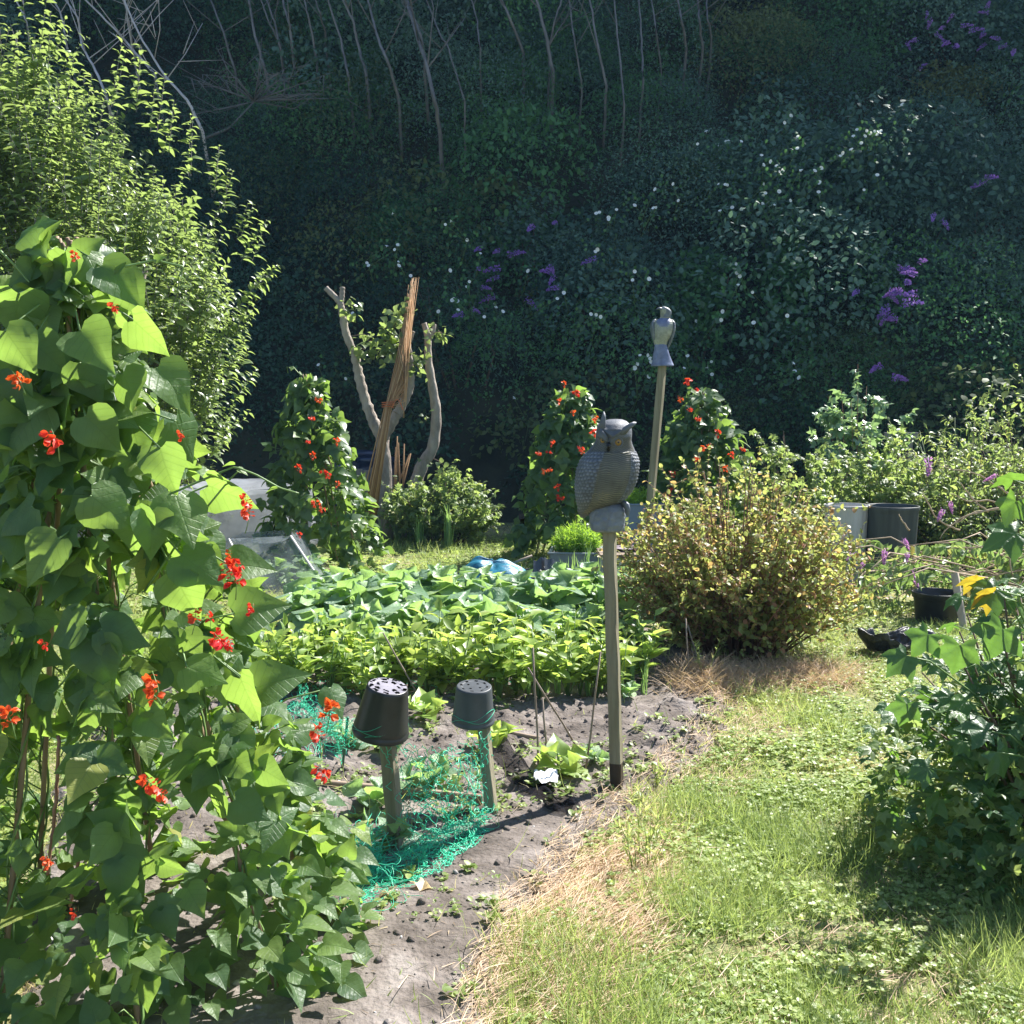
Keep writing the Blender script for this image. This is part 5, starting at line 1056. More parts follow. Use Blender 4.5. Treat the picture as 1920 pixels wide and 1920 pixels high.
nm = NM(); hd = rows_mesh([(88, 5, 7, 7, 5), (94, 6, 8.8, 8, 3.5), (100, 5.5, 9.2, 9, 3), (105, 3, 7.5, 8, 3), (108, 0, 3.5, 4, 3), (108.6, 0, .8, 1, 3)], pf, n=30); nm.grid(hd, wrap=True); nm.build('hood', M_FALG, root)
def WF(u, v, w): return (pf.x + u * k, pf.y - w * k, pf.z + v * k)
nm = NM(); nm.tube([WF(-3, 103, 6), WF(-8, 104.5, 8), WF(-12, 104, 9), WF(-14, 101.5, 9)], np.array([3.2, 2.4, 1.5, .3]) * k, 8); nm.build('beak', M_FALG, root)
nm = NM(); nm.grid(rows_mesh([(70, 0, 16.5, 16.3, 1.5), (76, 0, 17.5, 16, 1.6), (81, 0, 16.5, 14, 1.5), (85, 1.5, 12.5, 11.5, 1), (87, 3, 9, 10, 1)], pf, n=16), wrap=True); nm.build('collar', M_FALB, root)
nm = NM(); nm.grid(rows_mesh([(-1, -.5, 20, 14, 0), (1, -.5, 21, 15, 0), (6, -1, 19, 13.5, 0), (18, -2, 16, 12, 0), (28, -3, 13, 11, 0), (36, -4, 11.5, 10, 0), (42, -4, 11, 9, 0), (43, -4, 3, 3, 0)], pf, dis=lambda a, z: 1 + .05 * np.sin(a * 5 + z * .1) * np.sin(z * .13 + 1)), wrap=True); nm.build('pedestal', M_FALB, root)

# ------------------------------------------------------------------ pots on stakes
M_POT = surf_mat('black_plastic', [(.3, (.012, .012, .014)), (.7, (.030, .030, .034))], scale=9, rough=.38, spec=.5, bump=.08, bdist=.002)
M_POT2 = surf_mat('grey_plastic_pot', [(.3, (.035, .042, .05)), (.7, (.07, .08, .09))], scale=9, rough=.5, spec=.5, bump=.08, bdist=.002)
def pot(label, c_rim, ax, r_rim, r_base, h, mat, holes, seed):
    """upside-down pot: rim low, base with drain holes on top"""
    rr = np.random.default_rng(seed); root = thing('flower_pot', c_rim, label, 'flower pot', 'pots upside down on stakes'); ax = Vector(ax).normalized(); M3 = np.array(ax.to_track_quat('Z', 'Y').to_matrix())
    nm = NM(); t = .0035
    prof = [(r_rim * .96, .0), (r_rim * 1.03, .0), (r_rim * 1.04, h * .02), (r_rim * 1.03, h * .09), (r_rim * 1.0, h * .105), (r_rim * 1.0, h * .14), (r_rim * 1.005, h * .15), (r_rim * .985, h * .19), (r_base * 1.03, h * .93), (r_base * 1.0, h * .985), (r_base * .955, h), (r_base * .93, h * .996)]
    prof_in = [(r_base * .93, h * .975), (r_base * .97, h * .93), (r_rim * .94, h * .19), (r_rim * .95, .0)]
    nm.lathe(prof, c_rim, 64, .5, 0, M3); nm.lathe(prof_in, c_rim, 64, .5, 0, M3); nm.build('wall', mat, root)
    # base plate with real holes
    nr, na = 22, 96; rad = np.linspace(.02, .94, nr) * r_base; an = np.arange(na) * 2 * PI / na; V = []
    for r in rad:
        for q in an: V.append((r * math.cos(q), r * math.sin(q), h * .992 + .0015 * (r > .7 * r_base)))
    V.append((0, 0, h * .992)); F = []
    for i in range(nr - 1):
        rc = (rad[i] + rad[i + 1]) / 2 / r_base
        for j in range(na):
            q = (j + .5) / na * 2 * PI
            if not holes(rc, q): F.append([i * na + j, i * na + (j + 1) % na, (i + 1) * na + (j + 1) % na, (i + 1) * na + j])
    F += [[len(V) - 1, j, (j + 1) % na] for j in range(na)]
    V = np.array(V) @ M3.T + np.array(c_rim); nm = NM(); nm.raw(V, F)
    nm.build('base', M_POTTOP if mat is M_POT else mat, root)
    return root
M_POTTOP = surf_mat('purple_grey_plastic', [(.3, (.12, .115, .145)), (.7, (.25, .235, .28))], scale=16, rough=.6, spec=.4, bump=.05, bdist=.002)  # base plate is lighter and more purple than the pot wall
def holes1(r, q):
    for n_, rr_, s_, w_ in ((9, .80, .0, .26), (7, .52, .3, .30), (10, .90, .25, .10)):
        f = ((q / (2 * PI) * n_ + s_) % 1) - .5
        if abs(f) < w_ and abs(r - rr_ - .05 * math.sin(q * 5)) < .085 + .02 * math.sin(q * 3): return True
    return False
def holes2(r, q):
    f = ((q / (2 * PI) * 8) % 1) - .5
    return (abs(f) < .16 and abs(r - .74) < .07) or (abs(((q / (2 * PI) * 4) % 1) - .5) < .12 and abs(r - .4) < .06)
b1 = G(748, 1612); t1 = at(722, 1330, 3.58)
root = thing('wooden_stake', b1, 'short wooden stake under the larger black pot', 'stake', 'stakes under the pots'); nm = NM(); post(nm, b1 - Vector((0, 0, .1)), t1, .05, .04, yaw=-.45, n=8); nm.build('shaft', M_POST, root, smooth=False)
c1 = at(713, 1374, 3.58); c2 = at(727, 1286, 3.555); pot('larger black flower pot upside down on a stake, ragged holes in its lighter base', c1, (c2 - c1), .0985, .073, (c2 - c1).length, M_POT, holes1, 1)
b2 = G(926, 1545); t2 = at(903, 1320, 3.97)
root = thing('wooden_stake', b2, 'short dark wooden stake under the smaller grey pot', 'stake', 'stakes under the pots'); nm = NM(); post(nm, b2 - Vector((0, 0, .1)), t2, .042, .04, yaw=-.4, n=8); nm.build('shaft', M_POST, root, smooth=False)
c1 = at(887, 1352, 3.97); c2 = at(889, 1286, 3.95); pot('smaller grey-black flower pot upside down on a stake', c1, (c2 - c1), .083, .069, (c2 - c1).length, M_POT2, holes2, 2)

# green garden netting draped between the stakes, heaped at their feet
M_NET = plain('green_nylon', (.045, .54, .32), rough=.35, spec=.5, var=.2)
root = thing('garden_netting', (b1.x, b1.y, 0), 'tangled turquoise green garden netting draped between the pots and heaped by the stake', 'netting')
nm = NM(); rr = np.random.default_rng(9)
def drape(corner, nu, nv, wob, r=.0013, sag=.0, keep=.93):
    """diamond mesh over a sheet given by four corners (u: 0-1, v: 0-1)"""
    A, B, C_, D2 = [np.array(q[:]) for q in corner]; nu = int(nu * .85); nv = int(nv * .85); keep = min(.97, keep + .35); wob *= .8                # A-B top, D-C bottom
    U, V_ = np.meshgrid(np.linspace(0, 1, nu), np.linspace(0, 1, nv)); U = U + (np.arange(nv)[:, None] % 2) * .5 / nu
    P_ = (A * (1 - U[..., None]) + B * U[..., None]) * (1 - V_[..., None]) + (D2 * (1 - U[..., None]) + C_ * U[..., None]) * V_[..., None]
    P_[..., 2] -= sag * np.sin(PI * U) * (1 - V_ * .6)
    for c in range(3): P_[..., c] += wob * (noise(U * 7 + c * 9, V_ * 5, c + A[0], 1.0) - .5) * 2 + rr.normal(0, wob * .10, U.shape)
    P_[..., 2] = np.maximum(P_[..., 2], soil_z(P_[..., 0], P_[..., 1]) + .004)
    for i in range(nv - 1):
        for j in range(nu - 1):
            for dj in (0, 1) if i % 2 else (0, -1):
                if rr.random() > keep or not 0 <= j + dj < nu: continue
                p0, p1 = P_[i, j], P_[i + 1, j + dj]; w1 = rr.normal(0, .006, 3); w2 = rr.normal(0, .006, 3); q_ = np.array([p0, p0 * .8 + p1 * .2 + w1 * .7, p0 * .6 + p1 * .4 + w1, p0 * .35 + p1 * .65 + w2, p0 * .15 + p1 * .85 + w2 * .6, p1]); nm.tube(q_, r, 3, cap=False)
drape([at(700, 1385, 3.5), at(925, 1362, 3.93), at(940, 1540, 3.9), at(775, 1600, 3.55)], 18, 20, .03, sag=.05, keep=.62)
drape([at(770, 1420, 3.58), at(925, 1370, 3.92), at(900, 1620, 3.6), at(790, 1570, 3.65)], 10, 14, .07, sag=.05, keep=.7)
drape([at(560, 1290, 4.9), at(700, 1375, 3.6), at(640, 1420, 4.2), at(540, 1330, 4.9)], 24, 14, .06, keep=.85)
drape([gnd(420, 1330), gnd(620, 1290), gnd(660, 1430), gnd(430, 1440)], 26, 22, .05, keep=.8)
drape([gnd(560, 1300), gnd(900, 1270), gnd(1000, 1300), gnd(620, 1330)], 24, 6, .04, keep=.5)
drape([gnd(760, 1600, .12), gnd(930, 1500, .1), gnd(900, 1600), gnd(780, 1680)], 20, 18, .05, keep=.7)
for i in range(330):                                         # heaped loose strands
    if i < 240: c = gnd(*((700 + rr.normal(0, 36), 1655 + rr.normal(0, 30)))); c.z = abs(rr.normal(0, .07))
    else: t = rr.random(); c = gnd(740 + 170 * t + rr.normal(0, 12), 1640 - 80 * t + rr.normal(0, 12)); c.z = abs(rr.normal(0, .03))
    n_ = 22; q_ = np.linspace(0, rr.uniform(3, 9), n_)[:, None]; e1 = norm(rr.normal(size=3) * [1, 1, .5]); e2 = norm(rr.normal(size=3) * [1, 1, .6]); R1 = rr.uniform(.02, .06); st_ = R1 * (np.cos(q_) * e1 + np.sin(q_ * rr.uniform(.7, 1.4)) * e2) + q_ * rr.normal(0, .004, 3) + rr.normal(0, .0015, (n_, 3)); p = np.array(c[:]) + st_; p[:, 2] = np.maximum(p[:, 2], float(soil_z(np.array(c.x), np.array(c.y))) + .003); nm.tube(p, .0009, 3, cap=False)
for ring_c, ax_, r_, hs in ((at(713, 1374, 3.58), 1, .101, (.008, .03, .05)), (at(887, 1352, 3.97), 1, .086, (.02, .035))):
    for hz in hs:
        a = np.linspace(0, 2 * PI, 40); nm.tube(np.stack([ring_c.x + np.cos(a) * r_, ring_c.y + np.sin(a) * r_, ring_c.z + hz + .012 * np.sin(a * 3 + hz * 90) + .012 * np.cos(a)], 1), .001, 3, cap=False)
nm.build('net', M_NET, root)
M_GST = plain('green_coated_stake', (.015, .12, .07), rough=.4); nm = NM(); nm.tube([G(640, 1458) - Vector((0, 0, .05)), at(652, 1345, 4.2)], .006, 8); o = nm.build('thin_green_stake', M_GST); tag(o, 'thin dark green stake left of the larger pot', 'stake')
# black mesh strip
M_BNET = net_mat('black_mesh', (.02, .02, .024), .72); g = [gnd(935, 1360, .32), gnd(985, 1450, .18), gnd(1015, 1500, .06), gnd(1050, 1535, .03)]; g = [Vector((at(940, 1395, 4.1))), at(965, 1425, 4.2), at(990, 1475, 4.15), G(1030, 1520) + Vector((0, 0, .02)), G(1075, 1545) + Vector((0, 0, .015))]
U = np.linspace(-1, 1, 14); rowsb = []
for i in range(40):
    t = i / 39 * 4; j = min(int(t), 3); c = g[j].lerp(g[j + 1], t - j); w_ = .05 + .015 * math.sin(i * .6); rowsb.append([(c.x + q * w_, c.y + q * .03 + .01 * math.sin(i * .9 + q * 3), max(c.z + .02 * math.sin(q * 5 + i * .5) - .03 * q * q + .01, float(soil_z(np.array(c.x), np.array(c.y))) + .006)) for q in U])
o = NM().grid(rowsb).build('black_mesh_strip', M_BNET); tag(o, 'crumpled strip of black mesh lying beside the smaller stake', 'mesh')
# white scrap, dead leaf
M_SCR = plain('white_plastic', (.72, .73, .76), rough=.35, var=.1); c = G(1024, 1492); U, V_ = np.meshgrid(np.linspace(-1, 1, 12), np.linspace(-1, 1, 12)); th = .055
P_ = np.stack([c.x + U * .052 * (1 - .15 * np.abs(V_)), c.y + V_ * .07 * (1 - .1 * np.abs(U)), c.z + .022 + .03 * noise(U * 2, V_ * 2, 3, 1.4)], -1); o = NM().grid(P_).build('white_plastic_scrap', M_SCR); tag(o, 'crumpled white plastic scrap on the soil near the owl post', 'scrap')
o = NM().inst(BRASS, [G(745, 1700) + Vector((0, 0, .01)), G(770, 1690) + Vector((0, 0, .012))], frames([(-1, -.2, .05), (.9, .1, .1)], [(0, 0, 1), (0, .3, 1)]), np.array([.09, .07])).build('withered_leaf', M_STRAW); tag(o, 'curled beige withered leaf on the soil below the green netting', 'leaf')

# edging boards
M_PLANK = surf_mat('old_plank', [(.3, (.15, .11, .08)), (.7, (.32, .25, .19))], scale=16, stretch=(.15, 1, 1), rough=.85, bump=.4, bdist=.004)
def plank(a, b_, w, h, name, label):
    d = b_ - a; ang = math.atan2(d.y, d.x); Rm = np.array(Matrix.Rotation(ang, 3, 'Z')); nm = NM(); nm.box((a + b_) / 2 + Vector((0, 0, h * .35)), (d.length, w, h), Rm, bev=.004); o = nm.build(name, M_PLANK, smooth=False); tag(o, label, 'board')
plank(gnd(560, 1482, .02), gnd(905, 1515, .02), .025, .065, 'edging_board', 'brown edging board on the soil behind the larger stake')
plank(gnd(800, 1352, .02), gnd(1050, 1402, .02), .02, .04, 'edging_board', 'thin pale edging strip behind the smaller pot')
# canes stuck in the bed
M_CANEG = surf_mat('grey_cane', [(.3, (.17, .13, .10)), (.7, (.34, .27, .22))], scale=14, rough=.7, stretch=(1, 1, .2))
def cane(bx, by, tx, ty, label, r=.005, dd=0, name='garden_cane'):
    b_ = G(bx, by); t_ = at(tx, ty, b_.y + dd); nm = NM(); q = [b_ - (t_ - b_) * .08, b_.lerp(t_, .33) + Vector((.004, 0, 0)), b_.lerp(t_, .66), t_]; nm.tube(q, [r, r * .95, r * .9, r * .8], 7); o = nm.build(name, M_CANEG); tag(o, label, 'cane', 'canes stuck in the vegetable bed')
cane(1009, 1452, 999, 1214, 'tall straight cane in the bed, midway between smaller pot and owl post')
cane(1026, 1450, 1017, 1308, 'short cane close to the right of the tall straight one')
cane(1096, 1460, 1126, 1222, 'tall grey cane leaning right, just left of the owl post')
cane(1085, 1412, 990, 1252, 'slanting cane crossing behind the tall straight cane', dd=-.1)
cane(792, 1330, 718, 1186, 'cane slanting down to the right behind the larger pot', dd=-.05)
cane(722, 1300, 736, 1186, 'nearly upright thin cane behind the larger pot')
cane(702, 1300, 697, 1243, 'dark stub of cane left above the larger pot', r=.008)
cane(1290, 1290, 1286, 1160, 'upright cane at the left foot of the rust-tinted bush')
cane(1308, 1262, 1290, 1172, 'thin cane leaning left at the foot of the rust-tinted bush')
cane(478, 1235, 474, 1165, 'short dark cane just right of the large bean wigwam')
cane(502, 1240, 504, 1172, 'thin upright cane right of the short dark one')

# ------------------------------------------------------------------ vegetables
def brassica(rr, n, lsz, h, T2=(BRASS, BRASS2), up=1.1):
    st = NM(); lv = NM(); st.tube([(0, 0, -.03), (.005, 0, h * .35), (0, 0, h * .6)], [.014, .011, .008], 7)
    P = []; D = []; H = []; S = []
    for i in range(n):
        a = i * 2.4 + rr.normal(0, .3); z = h * (.12 + .5 * i / n); t = i / n; d = norm(np.array([math.cos(a), math.sin(a), up * .35 + 1.3 * t * up + rr.normal(0, .25)])); P.append((math.cos(a) * .02, math.sin(a) * .02, z)); D.append(d); H.append((-math.cos(a) * .5 + rr.normal(0, .4), -math.sin(a) * .5 + rr.normal(0, .4), 1 + rr.normal(0, .3))); S.append(lsz * (1.1 - .45 * t) * rr.uniform(.8, 1.15))
    P, D, H, S = map(np.array, (P, D, H, S)); q = np.arange(n) % 2 == 0
    for T_, q_ in ((T2[0], q), (T2[1], ~q)): lv.inst(T_, P[q_], frames(D[q_], H[q_]), S[q_], rr.random(q_.sum()))
    return st, lv
def proto(name, label, cat, group, st, lv, matl):
    root = thing(name, (0, 0, 0), label, cat, group); st.build('stem', M_STEM, root); lv.build('foliage', matl, root); return root
BP = [proto('brassica_plant', 'broad-leaved grey-green brassica in the block behind the pots', 'cabbage plant', 'brassica plants in the middle bed', *brassica(np.random.default_rng(50 + i), 22, .25, .44), M_BRASS) for i in range(4)]
spots = []
for r_, (yy_, x0, x1) in enumerate(((6.45, -1.15, .45), (6.95, -1.35, .62), (7.5, -1.45, .7))):
    n_ = 6 if r_ == 0 else 7
    for j in range(n_): spots.append((x0 + (x1 - x0) * j / (n_ - 1) + R.normal(0, .05), yy_ + R.normal(0, .07)))
rowname = ['front', 'middle', 'back']
for i, (x, y) in enumerate(spots):
    o = BP[i] if i < 4 else dup(BP[i % 4], (0, 0, 0)); o.location = (x, y, float(soil_z(np.array(x), np.array(y)))); o.rotation_euler.z = R.uniform(0, 6.28); s = R.uniform(1.0, 1.25) * (.9 if i < 6 else 1); o.scale = (s, s, s)
o = dup(BP[1], G(600, 1205), 1.0, .8, 'grey-green brassica standing alone at the left end of the block')
# young plants between the canes
for i, (px, py, s, lab) in enumerate([(1046, 1465, .62, 'young bright green brassica between the thin canes'), (708, 1540, .6, 'young brassica seedling left of the larger stake'), (735, 1610, .45, 'small pale brassica seedling at the foot of the larger stake'), (812, 1500, .6, 'young brassica inside the netting between the two stakes'), (795, 1365, .55, 'brassica seedling just right of the larger pot'), (925, 1420, .55, 'young brassica right behind the smaller pot'), (1115, 1445, .3, 'tiny brassica seedling left of the owl post'), (660, 1420, .5, 'shaded brassica seedling behind the green netting, left of the larger pot'), (1180, 1330, .35, 'small seedling right of the owl post'), (740, 1420, .5, 'dark brassica seedling behind the larger stake')]):
    st, lv = brassica(np.random.default_rng(70 + i), 8, .24, .24, (ROUND_B, ROUND_B) if False else (BEAN, BRASS), up=.9)
    root = thing('brassica_seedling', (0, 0, 0), lab, 'seedling', 'young brassicas in the bare soil'); st.build('stem', M_STEM, root); lv.build('foliage', M_BEET if i in (0, 4, 5) else M_BRASS, root); root.location = G(px, py); root.scale = (s, s, s); root.rotation_euler.z = R.uniform(0, 6.28)
# leafy rows
def beet(rr):
    st = NM(); lv = NM(); P = []; D = []; H = []; S = []
    for i in range(9):
        a = rr.random() * 6.28; e = np.array([math.cos(a) * rr.uniform(.02, .09), math.sin(a) * rr.uniform(.02, .09), rr.uniform(.12, .32)]); st.tube([(0, 0, -.01), e * .5 + [0, 0, .03], e], [.004, .003, .0025], 4)
        for j in range(5):
            P.append(e * (1 - j * .13)); D.append(norm(np.array([math.cos(a + j * 2.2), math.sin(a + j * 2.2), .5]) + rr.normal(0, .35, 3))); H.append(np.array([0, -.1, 1]) + rr.normal(0, .4, 3)); S.append(rr.uniform(.055, .10))
    lv.inst(OVAL, np.array(P), frames(np.array(D), np.array(H)), np.array(S) * 1.1, rr.random(len(S))); return st, lv
BT_ = [proto('leafy_plant', 'bright green leafy plant crowded into the rows between pots and brassicas', 'vegetable', 'leafy plants in rows', *beet(np.random.default_rng(90 + i)), M_BEET) for i in range(5)]
i = 0
for yy_, x0, x1 in ((5.48, -1.32, .62), (5.72, -1.4, .78), (5.98, -1.5, .85)):
    for x in np.arange(x0, x1, .105):
        o = BT_[i] if i < 5 else dup(BT_[i % 5], (0, 0, 0)); y = yy_ + R.normal(0, .04); x_ = x + R.normal(0, .03); o.location = (x_, y, float(soil_z(np.array(x_), np.array(y)))); o.rotation_euler.z = R.uniform(0, 6.28); s = R.uniform(.85, 1.2); o.scale = (s, s, s); i += 1
def allium(rr, n, L_, w=.008):
    nm = NM(); a = rr.random(n) * 6.28; nm.inst(BLADE3, rr.normal(0, .008, (n, 3)) * [1, 1, 0], frames(np.stack([np.cos(a) * .3, np.sin(a) * .3, 1 + 0 * a], 1), np.stack([np.cos(a), np.sin(a), 0 * a], 1)), np.stack([np.full(n, w), L_ * rr.uniform(.6, 1.1, n), L_ * rr.uniform(.3, 1.1, n)], 1), rr.random(n)); return nm
AM = [allium(np.random.default_rng(120 + i), 8, .24).mesh('onion_plant', M_LEEK) for i in range(4)]
for i in range(26):
    p = G(R.uniform(930, 1230), R.uniform(1285, 1325)) if i < 20 else G(R.uniform(600, 900), R.uniform(1275, 1290)); o = put(AM[i % 4], 'onion_plant', None, p, (0, 0, R.uniform(0, 6.28)), R.uniform(.8, 1.2)); tag(o, 'thin upright onion leaves in the row in front of the leafy plants', 'onion', 'onions in a row')
AL = [allium(np.random.default_rng(140 + i), 12, .42, .016).mesh('leek_plant', M_LEEK) for i in range(3)]
for i in range(16):
    p = gnd(R.uniform(680, 850), R.uniform(1012, 1035)); o = put(AL[i % 3], 'leek_plant', None, p, (0, 0, R.uniform(0, 6.28)), R.uniform(.8, 1.2)); tag(o, 'leek with drooping leaves in the patch below the pruned tree', 'leek', 'leeks below the pruned tree')
for i, (px, py, s) in enumerate([(1075, 1120, .9), (1100, 1110, 1.0), (1120, 1125, .8), (1055, 1130, .8), (1090, 1135, .9)]):
    o = put(AL[i % 3], 'grass_tuft', None, gnd(px, py), (0, 0, i), s); tag(o, 'tuft of long grass growing in front of the grey planter', 'grass tuft', 'long grass tufts by the planter')

# ------------------------------------------------------------------ planters, covers, sacks in the middle distance
M_GREYP = plain('grey_plastic', (.19, .22, .235), rough=.5, var=.1); M_WHITEP = plain('pale_weathered_plastic', (.50, .49, .48), rough=.55, var=.15)
def planter(name, label, c, w, d, h, rz, mat, hz):
    root = thing(name, c, label, 'planter'); Rm = np.array(Matrix.Rotation(rz, 3, 'Z')); c = Vector(c); t = .014; nm = NM()
    for (x, y, sx_, sy_) in ((0, -d / 2, w, t), (0, d / 2, w, t), (-w / 2, 0, t, d - t - .004), (w / 2, 0, t, d - t - .004)): nm.box(Vector(Rm @ np.array([x, y, 0])) + c + Vector((0, 0, h / 2)), (sx_, sy_, h), Rm, bev=.003)
    nm.build('box', mat, root, smooth=False); nm = NM()
    for (x, y, sx_, sy_) in ((0, -d / 2 - .004, w + .05, .035), (0, d / 2 + .004, w + .05, .035), (-w / 2 - .004, 0, .035, d - .04), (w / 2 + .004, 0, .035, d - .04)): nm.box(Vector(Rm @ np.array([x, y, 0])) + c + Vector((0, 0, h + .008)), (sx_, sy_, .02), Rm, bev=.004)
    nm.build('rim', mat, root, smooth=False); nm = NM(); nm.box(c + Vector((0, 0, h - .05)), (w - .03, d - .03, .02), Rm); nm.build('compost', M_SOIL, root); return root
pc = gnd(1083, 1088); pc = Vector((pc.x, pc.y + .3, 0)); planter('planter_box', 'grey plastic planter holding the feathery bright green herb', pc, .46, .5, .24, -.12, M_GREYP, 0)
def dill(label, c, rad, h, n, seed):
    rr = np.random.default_rng(seed); root = thing('feathery_herb', c, label, 'herb'); st = NM(); lv = NM(); c = np.array(tuple(c)); P0 = []; P1 = []; Q0 = []; Q1 = []
    for i in range(n):
        a = rr.random() * 6.28; r_ = rad * rr.random() ** .5; b_ = c + [math.cos(a) * r_ * .8, math.sin(a) * r_ * .8, 0]; t_ = c + [math.cos(a) * r_ * 1.1, math.sin(a) * r_ * 1.1, h * (1 - .45 * (r_ / rad) ** 2) * rr.uniform(.7, 1)]; P0.append(b_); P1.append(t_)
        for k_ in range(26): q = b_ + (t_ - b_) * rr.uniform(.25, 1); Q0.append(q); Q1.append(q + rr.normal(0, .022, 3) + [0, 0, .02])
    sticks(st, P0, P1, .0025); q0 = np.array(Q0); d_ = np.array(Q1) - q0; L_ = np.linalg.norm(d_, axis=1); lv.inst(LANCE, q0, frames(d_, rr.normal(size=(len(d_), 3)) + [0, 0, 1]), np.stack([.028 + 0 * L_, L_ * 1.1, L_], 1), rr.random(len(d_)))
    st.build('stems', M_STEM, root); lv.build('foliage', M_DILL, root)
dill('feathery bright green herb growing in the grey planter', pc + Vector((0, 0, .19)), .23, .34, 200, 1)
pc2 = Vector((at(1200, 950, 10.8).x, 10.8, 0)); planter('planter_box', 'blue-grey planter behind the bird figure pole', pc2, .42, .4, .62, 0, plain('blue_grey_plastic', (.14, .19, .26), rough=.5, var=.1), 0); dill('dark green feathery herb in the blue-grey planter', pc2 + Vector((0, 0, .56)), .2, .24, 90, 2)
# pale box with wooden lid
c = gnd(1172, 1100); c = Vector((c.x, c.y + .22, 0)); root = thing('storage_box', c, 'pale box with a wooden lid between the owl post and the berry bush', 'box'); Rm = np.array(Matrix.Rotation(.05, 3, 'Z'))
nm = NM(); nm.box(c + Vector((0, 0, .13)), (.40, .40, .26), Rm, bev=.008); nm.build('box', M_WHITEP, root, smooth=False)
nm = NM(); [nm.box(c + Vector((0, -.16 + j * .11, .285 + .003 * (j % 2))), (.46, .10, .02), Rm, bev=.003) for j in range(4)]; nm.build('lid', M_PLANK, root, smooth=False)
M_TAUPE = plain('purple_brown_cloth', (.16, .12, .15), rough=.6); U, V_ = np.meshgrid(np.linspace(-1, 1, 20), np.linspace(-1, 1, 16)); P_ = np.stack([c.x + .03 + U * .16, c.y + .05 + V_ * .12, c.z + .312 + .05 * fbm(U * 2, V_ * 2, 5, 1.2, 3) * (1 - .5 * np.maximum(abs(U), abs(V_)) ** 4)], -1); o = NM().grid(P_).build('folded_sheet', M_TAUPE); tag(o, 'folded purple-brown sheet lying on the wooden lid', 'sheet')
# blue sack / tarpaulin heap
M_TARP = surf_mat('teal_blue_tarpaulin', [(.3, (.008, .07, .13)), (.55, (.015, .16, .25)), (.8, (.06, .28, .38))], scale=6, rough=.4, bump=.8, bdist=.02, spec=.5, stretch=(1, 3, 1))
def heap(name, label, c, rx, ry, h, mat, seed, cat, wr=.12, rz=0, fold=6):
    rr = np.random.default_rng(seed); na, nr = 72, 26; a = np.arange(na) * 2 * PI / na; Pn = []
    for i in range(nr):
        t = i / (nr - 1); r_ = math.sin(t * PI / 2) ** .8; z = h * math.cos(t * PI / 2) ** .8
        f = 1 + wr * (noise(np.cos(a) * 2 + seed, np.sin(a) * 2, t * 2, 1.3) - .5) * 2 + wr * .3 * np.sin(a * fold + 5 * noise(np.cos(a), np.sin(a), t, 2)) * t
        x = np.cos(a) * r_ * rx * f; y = np.sin(a) * r_ * ry * f; Pn.append(np.stack([c[0] + x * math.cos(rz) - y * math.sin(rz), c[1] + x * math.sin(rz) + y * math.cos(rz), c[2] + z * f * (1 + .25 * (noise(x * 9, y * 9, seed, 1.0) - .5)) + 0 * a], 1))
    o = NM().grid(np.array(Pn)[::-1], wrap=True).build(name, mat); tag(o, label, cat); return o
c = gnd(925, 1120); c = (c.x, c.y, .0); heap('blue_tarpaulin', 'bulging teal blue tarpaulin sack behind the brassicas', c, .36, .34, .31, M_TARP, 3, 'tarpaulin', rz=.1)
M_BLKF = surf_mat('black_sheeting', [(.3, (.010, .011, .014)), (.7, (.035, .036, .042))], scale=14, rough=.38, bump=.9, bdist=.02, spec=.6)
c = gnd(1000, 1105); heap('black_sheeting', 'heap of black plastic sheeting beside the blue tarpaulin', (c.x, c.y + .1, 0), .26, .22, .15, M_BLKF, 5, 'sheeting', wr=.3, fold=9)
o = NM(); q = G(990, 1088); o.tube([at(955, 1058, 9.0), at(998, 1042, 9.0)], .012, 6); o = o.build('grey_stick', M_CANEG); tag(o, 'short grey stick resting on the black sheeting', 'stick')
nm = NM(); U, V_ = np.meshgrid(np.linspace(-1, 1, 14), np.linspace(-1, 1, 10)); c = at(1025, 1055, 9.1)
for j, (ox, a) in enumerate(((-.07, .5), (.03, -.6))): nm.grid(np.stack([c.x + ox + U * .05, c.y + .02 * V_ + .02 * U, c.z - .02 + V_ * .05 + .03 * U * math.sin(a) + .01 * np.sin(U * 4)], -1))
o = nm.build('torn_black_flaps', plain('glossy_black_plastic', (.05, .05, .055), rough=.25, spec=.8)); tag(o, 'torn glossy black plastic flaps standing up from the sheeting', 'plastic')
nm = NM(); post(nm, gnd(978, 1040, -.1) , at(978, 968, 11.0), .06, yaw=.1); o = nm.build('dark_post', M_POSTD, smooth=False); tag(o, 'short dark post in front of the shaded bank, left of the owl', 'post')
